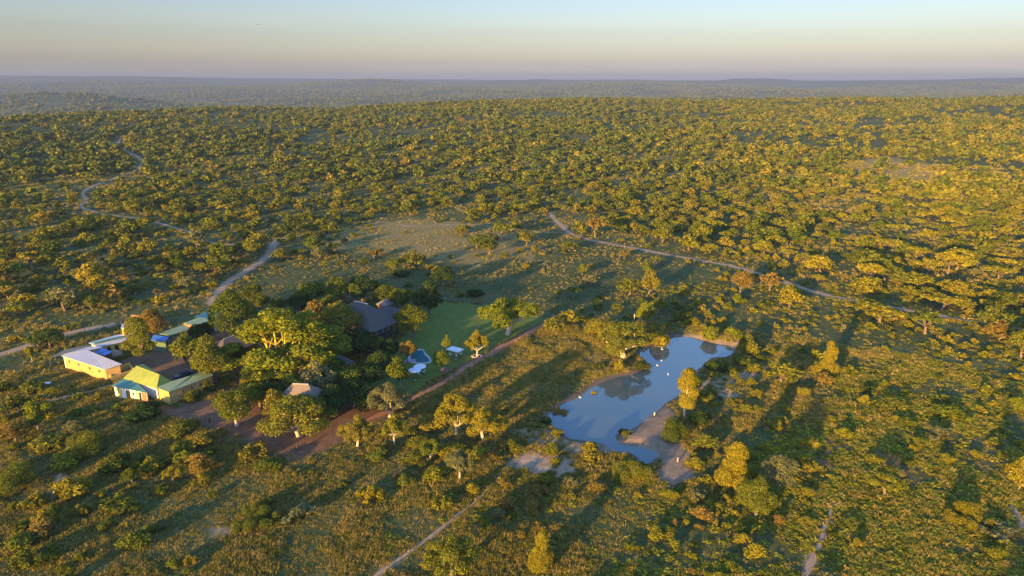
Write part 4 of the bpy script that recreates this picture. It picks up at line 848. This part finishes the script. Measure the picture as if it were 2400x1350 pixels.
 ('bush', 1002, 1012, 66, 962, L_OLIVE, BARK, 'hi', 'shrub', 'olive bush left of the tall golden tree'),
 ('scrub', 975, 1100, 84, 1050, L_OLIVE, BARK, 'hi', 'shrub', 'ragged olive bush between red yard and the scrub'),
 ('bush', 1022, 1132, 70, 1085, L_YELL, BARK, 'hi', 'shrub', 'yellow green bush in the lower scrub left of the pale gold tree'),
 ('bush', 890, 1085, 62, 1040, L_OLIVE, BARK, 'hi', 'shrub', 'olive bush at the lower right corner of the red yard'),
 ('bush', 150, 1100, 80, 1045, L_YELL, BARK, 'hi', 'shrub', 'yellow green thicket just above the narrow side path'),
 ('bush', 270, 1110, 84, 1050, L_OLIVE, BARK, 'hi', 'shrub', 'olive thicket in the middle of the lower left scrub'),
 ('bush', 985, 1050, 60, 1010, L_BUSH, BARK, 'hi', 'shrub', 'mottled shrub under the olive tufted scrub tree'),
]
for i, (kind, px, py, wp, ty, leaf, bark, lod, nm, lab) in enumerate(HERO):
    bushy = kind in ('bush', 'scrub')
    if bushy: py = py-.16*wp
    if 500 < px < 960 and 700 < py < 1000 and not bushy: wp *= 1.2; ty -= 6
    k = ppm(px, py); X_, Y_ = G(px, py); W = wp/k*(1.08 if not bushy else 1.12); hp = (py-ty)
    Ht = max((hp/k-(.07 if not bushy else .14)*W)/.88, W*(.30 if bushy else .45))
    TAKEN.append((X_, Y_, W*.5))
    plant(kind, X_, Y_, W, Ht, leaf, lab, 'bush' if bushy else 'tree', None, i % 5, lod, bark, nm, thick=.8 if kind == 'layered' else (1.5 if 'thick pale' in lab else 1.0))
# a few trees just outside the frame whose long shadows cross the foreground
for i, (x_, y_, W, Ht) in enumerate([(-48, 40, 8, 7), (-21, 38, 7, 6), (9, 26, 9, 8), (30, 30, 8, 8), (43, 38, 7, 8), (62, 44, 9, 8)]):
    plant(('spread', 'round', 'umbrella')[i % 3], x_, y_, W, Ht, L_OLIVE, 'tree just below the bottom edge of the view whose long shadow falls on the foreground', 'tree', 'trees in front of the view', i % 3, 'mid'); TAKEN.append((x_, y_, W*.5))

# ------------------------------------------------------------------ where wild plants may grow
def inv(X_, Y_, Z_):
    d = Y_*CP-(Z_-CH)*SP; return 1200+F*X_/d, 675-F*(Y_*SP+(Z_-CH)*CP)/d
def blocked(X_, Y_, pad=1.0, lane=2.0):
    b = sdf_poly(POND, X_, Y_) > -pad-1; b |= sdf_poly(HALO, X_, Y_) > -pad; b |= sdf_poly(YARD, X_, Y_) > -pad
    for S in (SAND1, SAND2, SAND4): b |= sdf_poly(S, X_, Y_) > -pad*.3
    sh = rng.random(X_.shape) < .8
    for r_ in ROADS.values():
        b |= dist_line(r_['ln'], X_, Y_) < r_['w']*.5+lane
        if lane > 1:                     # low plants only right in front of a road, as the photo shows the roads open to view
            for q in (.3, .6, 1.0): f = 1+q*3.6/CH; b |= (dist_line(r_['ln'], X_*f, Y_*f) < r_['w']*.5+lane*.5) & sh
    return b
def lerp_line(px, pts): return np.interp(px, [p[0] for p in pts], [p[1] for p in pts])
ROAD2Y = [(1200, 537), (1335, 548), (1600, 603), (1800, 650), (2050, 712), (2400, 775)]
EDGE = [(0, 760), (420, 700), (560, 640), (660, 610), (760, 560), (900, 505), (1300, 500), (1500, 560), (1700, 610)]
def dens_tree(px, py):
    d = np.full(px.shape, .0); top = np.minimum(lerp_line(px, EDGE), np.where(px > 1250, lerp_line(px, ROAD2Y), 9999))
    woods = py < top; d = np.where(woods, .20, d)
    d = np.where(~woods & (py < 720) & (px < 900), .05, d); d = np.where(~woods & (py < 640) & (px >= 800), .022, d)
    d = np.where(~woods & (px > 1250) & (py < 900), .016, d); d = np.where(~woods & (px > 1700) & (py < lerp_line(px, ROAD2Y)+50), .08, d); d = np.where((px > 1720) & (py > lerp_line(px, ROAD2Y)+50), .006, d)
    d = np.where((py > 880), .006, d); d = np.where((py > 1050) & (px > 1150) & (px < 1700), .03, d); d = np.where((py > 930) & (px < 480) & (py < 1150), .10, d)
    return d
def sample(n, r0, r1, half=40.5, power=1.0):
    a = (rng.random(n)*2-1)*R(half); r = (r0**(power+1)+(r1**(power+1)-r0**(power+1))*rng.random(n))**(1/(power+1))
    return r*np.sin(a), r*np.cos(a)
def thin(X_, Y_, S_, fac):                # keep plants apart
    cell = {}; keep = []
    for t in TAKEN: cell.setdefault((int(t[0]//12), int(t[1]//12)), []).append(t)
    for i in range(len(X_)):
        cx, cy = int(X_[i]//12), int(Y_[i]//12); ok = True
        for u in (-1, 0, 1):
            for v in (-1, 0, 1):
                for t in cell.get((cx+u, cy+v), ()):
                    if (t[0]-X_[i])**2+(t[1]-Y_[i])**2 < ((t[2]+S_[i]*.5)*fac)**2: ok = False; break
                if not ok: break
            if not ok: break
        if ok: keep.append(i); cell.setdefault((cx, cy), []).append((X_[i], Y_[i], S_[i]*.5))
    return np.array(keep, int)
# trees up to the ridge
n_ = 60000; X_, Y_ = sample(n_, 95, 620); Z_ = H(X_, Y_); px, py = inv(X_, Y_, Z_)
clump = fbm(X_/34+5, Y_/34+8, 3)
d = dens_tree(px, py)*(.35+1.5*sstep(.36, .62, clump)); d *= 1-.93*(sdf_poly(CLEAR, X_, Y_) > -4)
inframe = (px > -40) & (px < 2440) & (py < 1400)
m_ = (rng.random(n_) < d*.75) & ~blocked(X_, Y_, 2, 1.6) & inframe; X_, Y_, px, py = X_[m_], Y_[m_], px[m_], py[m_]
right = sstep(1500, 2400, px)*(py > 480)
S_ = 3.0+6.6*rng.random(len(X_))**1.5+2.0*right*rng.random(len(X_)); k_ = thin(X_, Y_, S_, .72)
X_, Y_, S_, px, py = X_[k_], Y_[k_], S_[k_], px[k_], py[k_]
def pick_leaf(i, px_, lst): return lst[i % len(lst)]
o_ = np.argsort(np.hypot(X_, Y_)); X_, Y_, S_, px, py = X_[o_], Y_[o_], S_[o_], px[o_], py[o_]
Hh = S_*(.55+.35*rng.random(len(S_)))
ndir = 300-sum(1 for h in HERO if h[0] not in ('bush', 'scrub'))
def region(px_, py_):
    if py_ > 1050: return 'in the foreground scrub below the pond' if px_ > 1150 else 'in the grassy foreground at lower left'
    if py_ > 880: return 'at far left below the lodge' if px_ < 700 else ('in the open field right of the pond' if px_ > 1650 else 'in the grass left of the pond')
    if px_ > 1250 and py_ > np.interp(px_, [p[0] for p in ROAD2Y], [p[1] for p in ROAD2Y]): return 'between field road and pond' if px_ < 1750 else 'near side of the field road at right'
    if px_ > 1700: return 'beyond the field road at right'
    if px_ > 900: return 'in the meadow beyond the lodge and lawn'
    if px_ > 520: return 'along the dirt road behind the lodge'
    return 'in the bushveld above the driveway'
import re
MARKS = []
for h_ in HERO:
    sh_ = re.split(r' (?:in|beside|behind|below|with|on|at|between|standing|growing|cut|right|left|of|against|under|just|above|over|leaning|alone|jutting|hanging|filling|wedged|near|nearest|squeezed|overlapping|hiding|close|to|by|from|further) ', h_[9])[0]
    if len(sh_.split()) > 2: MARKS.append((*G(h_[1], h_[2]), sh_))
MARKS += [(*G(220, 880), 'long stone building'), (*G(330, 940), 'entrance building'), (*G(640, 1060), 'red yard'), (*G(1265, 1085), 'pale sand patch')]
def where(x_, y_, px_, py_):
    b_ = min(MARKS, key=lambda t: (t[0]-x_)**2+(t[1]-y_)**2); d_ = math.hypot(b_[0]-x_, b_[1]-y_)
    if d_ > 22: return region(px_, py_)
    mx_, my_ = PX(b_[0], b_[1]); sd = ('right of' if px_ > mx_ else 'left of') if abs(px_-mx_) > abs(py_-my_)*1.3 else ('in front of' if py_ > my_ else 'behind')
    return sd+' the '+b_[2]
def sizeword(s_, lo, hi): return 'small' if s_ < lo else ('large' if s_ > hi else '')
LK = [(L_OLIVE, 'olive gold'), (L_BUSH, 'mottled green'), (L_GREEN, 'mid green'), (L_OLIVE, 'olive gold'), (L_GOLD, 'golden'), (L_BUSH, 'mottled green'), (L_GREY, 'greyish green'), (L_OLIVE, 'olive gold'), (L_BROWN, 'bronze'), (L_OLIVE, 'olive gold')]
KK = [('round', 'rounded'), ('umbrella', 'flat topped'), ('round', 'rounded'), ('open', 'open crowned'), ('spread', 'spreading')]
nt_ = min(ndir, len(X_))
for i in range(nt_):
    lf, ln = LK[int(rng.integers(len(LK)))]; kd, kn = KK[int(rng.integers(len(KK)))]
    if px[i] > 1600 and rng.random() < .5: lf, ln = L_YELL, 'yellow green'; kd, kn = (('umbrella', 'flat topped'), ('round', 'rounded'))[i % 2]; Hh[i] *= .78; S_[i] *= 1.12
    reg = region(px[i], py[i])
    wh = where(X_[i], Y_[i], px[i], py[i])
    plant(kd, X_[i], Y_[i], S_[i], Hh[i], lf, ' '.join(f'{sizeword(S_[i], 4, 6.5)} {kn} {ln} tree {where(X_[i], Y_[i], px[i], py[i])}'.split()[:16]), 'tree', f'{kn} {ln} trees {wh}', int(rng.integers(4)), 'mid' if py[i] < 1000 else 'hi')
TX, TY, TS, TH = X_[nt_:], Y_[nt_:], S_[nt_:], Hh[nt_:]
for i in range(len(X_)): TAKEN.append((X_[i], Y_[i], S_[i]*.5))
# shrubs
def dens_shrub(px, py):
    d = np.full(px.shape, .035); d = np.where((py > 930) & (px < 520), .7, d); d = np.where((py > 1060) & (px > 1120) & (px < 2050), .55, d)
    d = np.where((py > 1060) & (px >= 500) & (px <= 1120), .10, d); d = np.where((py > 700) & (py < 1000) & (px > 1500) & (px < 1850), .6, d)
    d = np.where((px > 950) & (px < 1200) & (py > 1000) & (py < 1160), .6, d); d = np.where((px > 1780) & (py > 740), .22, d)
    d = np.where((px > 1700) & (py < 800) & (py > 560), .22, d); d = np.where((py < 720) & (px < 900), .12, d); d = np.where((px > 1350) & (px < 1600) & (py > 640) & (py < 800), .35, d)
    d = np.where((px > 880) & (px < 1600) & (py > 540) & (py < 690), .02, d); d = np.where(py < 520, .07, d)
    return d
n_ = 26000; X_, Y_ = sample(n_, 66, 330); px, py = inv(X_, Y_, X_*0)
d = dens_shrub(px, py)*(.2+1.7*sstep(.42, .6, fbm(X_/14+2, Y_/14+1, 3)))
m_ = (rng.random(n_) < d*.5) & ~blocked(X_, Y_, .8, .8) & (px > -60) & (px < 2460) & (py < 1480); X_, Y_ = X_[m_], Y_[m_]
S_ = 1.1+2.6*rng.random(len(X_))**1.6; S_ = S_+1.3*(PX(X_, Y_)[0] < 540)*rng.random(len(X_)); k_ = thin(X_, Y_, S_, .62); X_, Y_, S_ = X_[k_], Y_[k_], S_[k_]
o_ = np.argsort(np.hypot(X_, Y_)); X_, Y_, S_ = X_[o_], Y_[o_], S_[o_]; px, py = inv(X_, Y_, X_*0)
ns_ = min(300-sum(1 for h in HERO if h[0] in ('bush', 'scrub')), len(X_))
for i in range(ns_):
    lf, ln = LK[int(rng.integers(len(LK)))]; kd, kn = (('bush', 'dense'), ('scrub', 'ragged'))[int(rng.integers(2))]
    if px[i] > 1500 and rng.random() < .6: lf, ln = L_YELL, 'yellow green'
    reg = region(px[i], py[i])
    plant(kd, X_[i], Y_[i], S_[i], S_[i]*(.45+.3*rng.random()), lf, ' '.join(f'{sizeword(S_[i], 1.6, 2.6)} {kn} {ln} shrub {where(X_[i], Y_[i], px[i], py[i])}'.split()[:16]), 'bush', f'{kn} {ln} shrubs {where(X_[i], Y_[i], px[i], py[i])}', int(rng.integers(4)), 'hi' if S_[i] > 2 and py[i] > 900 else 'mid')
SX, SY, SS = X_[ns_:], Y_[ns_:], S_[ns_:]

# ------------------------------------------------------------------ the mass of far and small plants: one object per kind of growth
def scatter(name, X_, Y_, W_, H_, kinds, protos):
    # the mesh holds a few plant shapes (kd = -1, -2, ...) and one point per plant; the node tree puts the shapes on the points
    Vs = []; Fs = []; kd = []; off = 0
    for i, (V_, F_, mat) in enumerate(protos):
        Vs.append(V_); Fs.append(F_+off); kd.append(np.full(len(V_), -1-i)); off += len(V_)
    Z_ = H(X_, Y_)-.03; Vs.append(np.stack([X_, Y_, Z_], 1)); kd.append(kinds)
    me_ = np_mesh(name, np.concatenate(Vs), np.concatenate(Fs)); z0 = np.zeros(off)
    S3 = np.stack([np.r_[z0, W_], np.r_[z0, W_*(.85+.3*rng.random(len(W_)))], np.r_[z0, H_]], 1)
    a_ = me_.attributes.new('scl', 'FLOAT_VECTOR', 'POINT'); a_.data.foreach_set('vector', S3.astype(np.float32).ravel())
    rz = np.r_[z0, rng.random(len(X_))*6.283]; a_ = me_.attributes.new('rot', 'FLOAT_VECTOR', 'POINT'); a_.data.foreach_set('vector', np.stack([rz*0, rz*0, rz], 1).astype(np.float32).ravel())
    a_ = me_.attributes.new('kd', 'INT', 'POINT'); a_.data.foreach_set('value', np.concatenate(kd).astype(np.int32))
    o_ = link(name, me_); tag(o_, kind='stuff')
    gt = bpy.data.node_groups.new(name, 'GeometryNodeTree'); gt.interface.new_socket('Geometry', in_out='INPUT', socket_type='NodeSocketGeometry'); gt.interface.new_socket('Geometry', in_out='OUTPUT', socket_type='NodeSocketGeometry')
    N = gt.nodes; L = gt.links; gi = N.new('NodeGroupInput'); go = N.new('NodeGroupOutput'); jn = N.new('GeometryNodeJoinGeometry')
    def na(nm, ty):
        q = N.new('GeometryNodeInputNamedAttribute'); q.data_type = ty; q.inputs[0].default_value = nm; return [s_ for s_ in q.outputs if s_.enabled][0]
    sc_, ro_, kk_ = na('scl', 'FLOAT_VECTOR'), na('rot', 'FLOAT_VECTOR'), na('kd', 'INT')
    def eq(v):
        cp = N.new('FunctionNodeCompare'); cp.data_type = 'INT'; cp.operation = 'EQUAL'; L.new(kk_, cp.inputs[2]); cp.inputs[3].default_value = v; return cp.outputs[0]
    for i, (V_, F_, mat) in enumerate(protos):
        sg = N.new('GeometryNodeSeparateGeometry'); sg.domain = 'POINT'; L.new(gi.outputs[0], sg.inputs[0]); L.new(eq(-1-i), sg.inputs[1])
        sm = N.new('GeometryNodeSetMaterial'); sm.inputs['Material'].default_value = mat; L.new(sg.outputs[0], sm.inputs[0])
        mp = N.new('GeometryNodeMeshToPoints'); L.new(gi.outputs[0], mp.inputs[0]); L.new(eq(i), mp.inputs[1])
        ip = N.new('GeometryNodeInstanceOnPoints'); L.new(mp.outputs[0], ip.inputs['Points']); L.new(sm.outputs[0], ip.inputs['Instance'])
        L.new(ro_, ip.inputs['Rotation']); L.new(sc_, ip.inputs['Scale']); L.new(ip.outputs[0], jn.inputs[0])
    L.new(jn.outputs[0], go.inputs[0]); md = o_.modifiers.new('scatter', 'NODES'); md.node_group = gt; return o_
def P_(kind, seed, n, ls, mat):
    V_, F_, _, _ = make_crown(kind, seed, n, ls)
    if kind not in ('bush', 'scrub'): V_ = V_-np.array([0, 0, .10])
    return (V_, F_, mat)
def tuft(seed, n, wd, mat, spread=.5, lean=.35):
    rg = np.random.default_rng(seed); a = rg.random(n)*6.283; q = np.sqrt(rg.random(n))*spread*.5
    B = np.stack([np.cos(a)*q, np.sin(a)*q, np.zeros(n)], 1); h = .5+.5*rg.random(n); b = rg.random(n)*6.283
    d = np.stack([np.cos(b), np.sin(b), np.zeros(n)], 1); t = np.stack([-np.sin(b+.7), np.cos(b+.7), np.zeros(n)], 1)*wd
    T = B+d*(lean*h*rg.random(n))[:, None]; T[:, 2] = h
    V_ = np.stack([B-t, B+t, T+t*.45, T-t*.45], 1).reshape(-1, 3); return (V_, np.arange(len(V_)).reshape(-1, 4), mat)
# bushveld trees beyond the 300 nearest, out to the ridge
def count(mask, *arrs): return [q[mask] for q in arrs]
n_ = 95000; X_, Y_ = sample(n_, 600, 1650, 41); d = .25+1.1*sstep(.34, .6, fbm(X_/60+5, Y_/60+8, 3)); px, py = inv(X_, Y_, H(X_, Y_))
d *= 1-.93*(sdf_poly(CLEAR, X_, Y_) > -10)
d *= 1-.3*sstep(1300, 2000, px); m_ = (rng.random(n_) < d*.54); X2, Y2 = X_[m_], Y_[m_]; S2 = (2.6+6.4*rng.random(len(X2))**1.7)
AX, AY, AS = np.r_[TX, X2], np.r_[TY, Y2], np.r_[TS, S2]; AH = AS*(.5+.35*rng.random(len(AS)))
q_ = ROADS['winding_road']['ln']; m_ = dist_line(q_, AX, AY) > 2.4+AS*.3; AX, AY, AS, AH = AX[m_], AY[m_], AS[m_], AH[m_]
rr = np.hypot(AX, AY); rn = rng.random(len(AX)); kd = np.where(rr < 420, (rn*7.99).astype(int), 8+(rn*5.99).astype(int))
pr = [P_('round', 11, 420, .095, L_OLIVE), P_('round', 12, 420, .095, L_BUSH), P_('umbrella', 13, 360, .10, L_OLIVE), P_('spread', 14, 420, .095, L_OLIVE), P_('open', 15, 320, .10, L_GREEN), P_('round', 16, 420, .095, L_OLIVE), P_('spread', 17, 420, .095, L_BUSH), P_('bush', 18, 360, .10, L_GREEN),
      P_('round', 21, 90, .2, L_OLIVE), P_('round', 22, 90, .2, L_BUSH), P_('spread', 23, 90, .2, L_OLIVE), P_('umbrella', 24, 80, .2, L_GREEN), P_('bush', 25, 90, .2, L_GREEN), P_('round', 26, 90, .2, L_OLIVE), P_('umbrella', 27, 320, .10, L_YELL), P_('bush', 28, 90, .2, L_YELL)]
px_, py_ = inv(AX, AY, H(AX, AY)); yl = rng.random(len(AX)) < .5*sstep(1350, 2100, px_)*(1-sstep(700, 1300, rr)); kd = np.where(yl, np.where(rr < 420, 14, 15), kd); AH = np.where(yl, AH*.75, AH)
scatter('bushveld_trees', AX, AY, AS, AH, kd, pr)
# woodland on the hills behind the ridge
n_ = 60000; X_, Y_ = sample(n_, 1650, 7000, 41, .5); m_ = rng.random(n_) < (.2+1.1*sstep(.35, .6, fbm(X_/160+5, Y_/160+8, 3))); X_, Y_ = X_[m_], Y_[m_]; S_ = (6+7*rng.random(len(X_)))*(1+np.hypot(X_, Y_)/6000)
scatter('distant_woodland', X_, Y_, S_, S_*.5, (rng.random(len(X_))*2.99).astype(int), [P_('round', 31, 36, .32, L_OLIVE), P_('bush', 32, 36, .32, L_BUSH), P_('spread', 33, 36, .32, L_GREEN)])
# small shrubs beyond the individual ones
n_ = 30000; X_, Y_ = sample(n_, 150, 700, 41, .8); px, py = inv(X_, Y_, H(X_, Y_)); d = dens_shrub(px, py)
m_ = (rng.random(n_) < d*.45) & ~blocked(X_, Y_, .8, 1.2); X_, Y_ = X_[m_], Y_[m_]; S_ = 1.0+1.8*rng.random(len(X_))
SX, SY, SS = np.r_[SX, X_], np.r_[SY, Y_], np.r_[SS, S_]
scatter('low_scrub', SX, SY, SS, SS*(.4+.25*rng.random(len(SS))), np.where((PX(SX, SY)[0] > 1500) & (rng.random(len(SX)) < .65), 4, (rng.random(len(SX))*3.99).astype(int)), [P_('bush', 41, 260, .12, L_BUSH), P_('scrub', 42, 260, .11, L_OLIVE), P_('bush', 43, 240, .12, L_GREEN), P_('scrub', 44, 240, .11, L_GOLD), P_('bush', 45, 240, .12, L_YELL)])
# grass and low herbs
n_ = 170000; X_, Y_ = sample(n_, 58, 560, 44.5, .2); xa, ya = sample(165000, 60, 170, 44.5, .8); X_, Y_ = np.r_[X_, xa], np.r_[Y_, ya]; n_ = len(X_); px, py = inv(X_, Y_, X_*0)
b_ = sdf_poly(POND, X_, Y_) > -1.2
for S in (YARD, COURT, LAWN, SAND2, SAND1): b_ |= sdf_poly(S, X_, Y_)+(fbm(X_/2, Y_/2, 2)-.5)*4 > 0
for r_ in ROADS.values(): b_ |= dist_line(r_['ln'], X_, Y_) < r_['w']*.5
for S in (SAND3, SAND4, SAND5, SAND7): b_ |= (sdf_poly(S, X_, Y_) > 0) & (rng.random(n_) < .85)
fld = sstep(-.06, .08, fbm(X_/40, Y_/40, 2)-.5+(px-1720)/1300)*(py > 660)+.12*(py > 1120)*(px > 900)
isf = rng.random(n_) < np.clip(fld, 0, .62)
cl = fbm(X_/7+40, Y_/7+11, 3); keep = ~b_ & (rng.random(n_) < np.where(isf, .06+1.0*sstep(.38, .62, cl), (.35+.65*sstep(.4, .6, cl))*np.where((py < 760) | (px > 1750), .6, 1.0)))
X_, Y_, px, py, isf, cl = count(keep, X_, Y_, px, py, isf, cl); r = np.hypot(X_, Y_)
G_ = ~isf; sc_g = (.55+.6*rng.random(len(X_)))*(r/110)**.45*np.where((r > 165) & (px > 600) & (px < 1750), .62, 1.0)
scatter('grass_tufts', X_[G_], Y_[G_], sc_g[G_]*1.15, sc_g[G_]*(.22+.42*sstep(.4, .65, cl[G_])), (rng.random(G_.sum())*2.99).astype(int), [tuft(51, 26, .035, L_GRASS, .7), tuft(52, 20, .04, L_GRASS, .9), tuft(53, 24, .035, L_OLIVE, .7)])
sf = (.5+1.0*rng.random(len(X_))**2)*(r/130)**.35
scatter('low_herbs', X_[isf], Y_[isf], sf[isf]*1.25, sf[isf]*(.28+.25*rng.random(isf.sum())), (rng.random(isf.sum())*2.99).astype(int), [P_('bush', 61, 42, .22, L_FORB), P_('scrub', 62, 42, .2, L_FORB), P_('bush', 63, 42, .22, L_BUSH)])

# ------------------------------------------------------------------ haze
hz = MB().box(-10800, 10800, -10800, 10800, -300, 128)
m, n, o = newmat('haze'); pv = n.nodes.new('ShaderNodeVolumePrincipled'); pv.inputs['Color'].default_value = (.20, .285, .475, 1); pv.inputs['Density'].default_value = .00014; pv.inputs['Anisotropy'].default_value = 0
n.links.new(pv.outputs[0], o.inputs['Volume']); ho = hz.build('haze', m); tag(ho, kind='stuff')
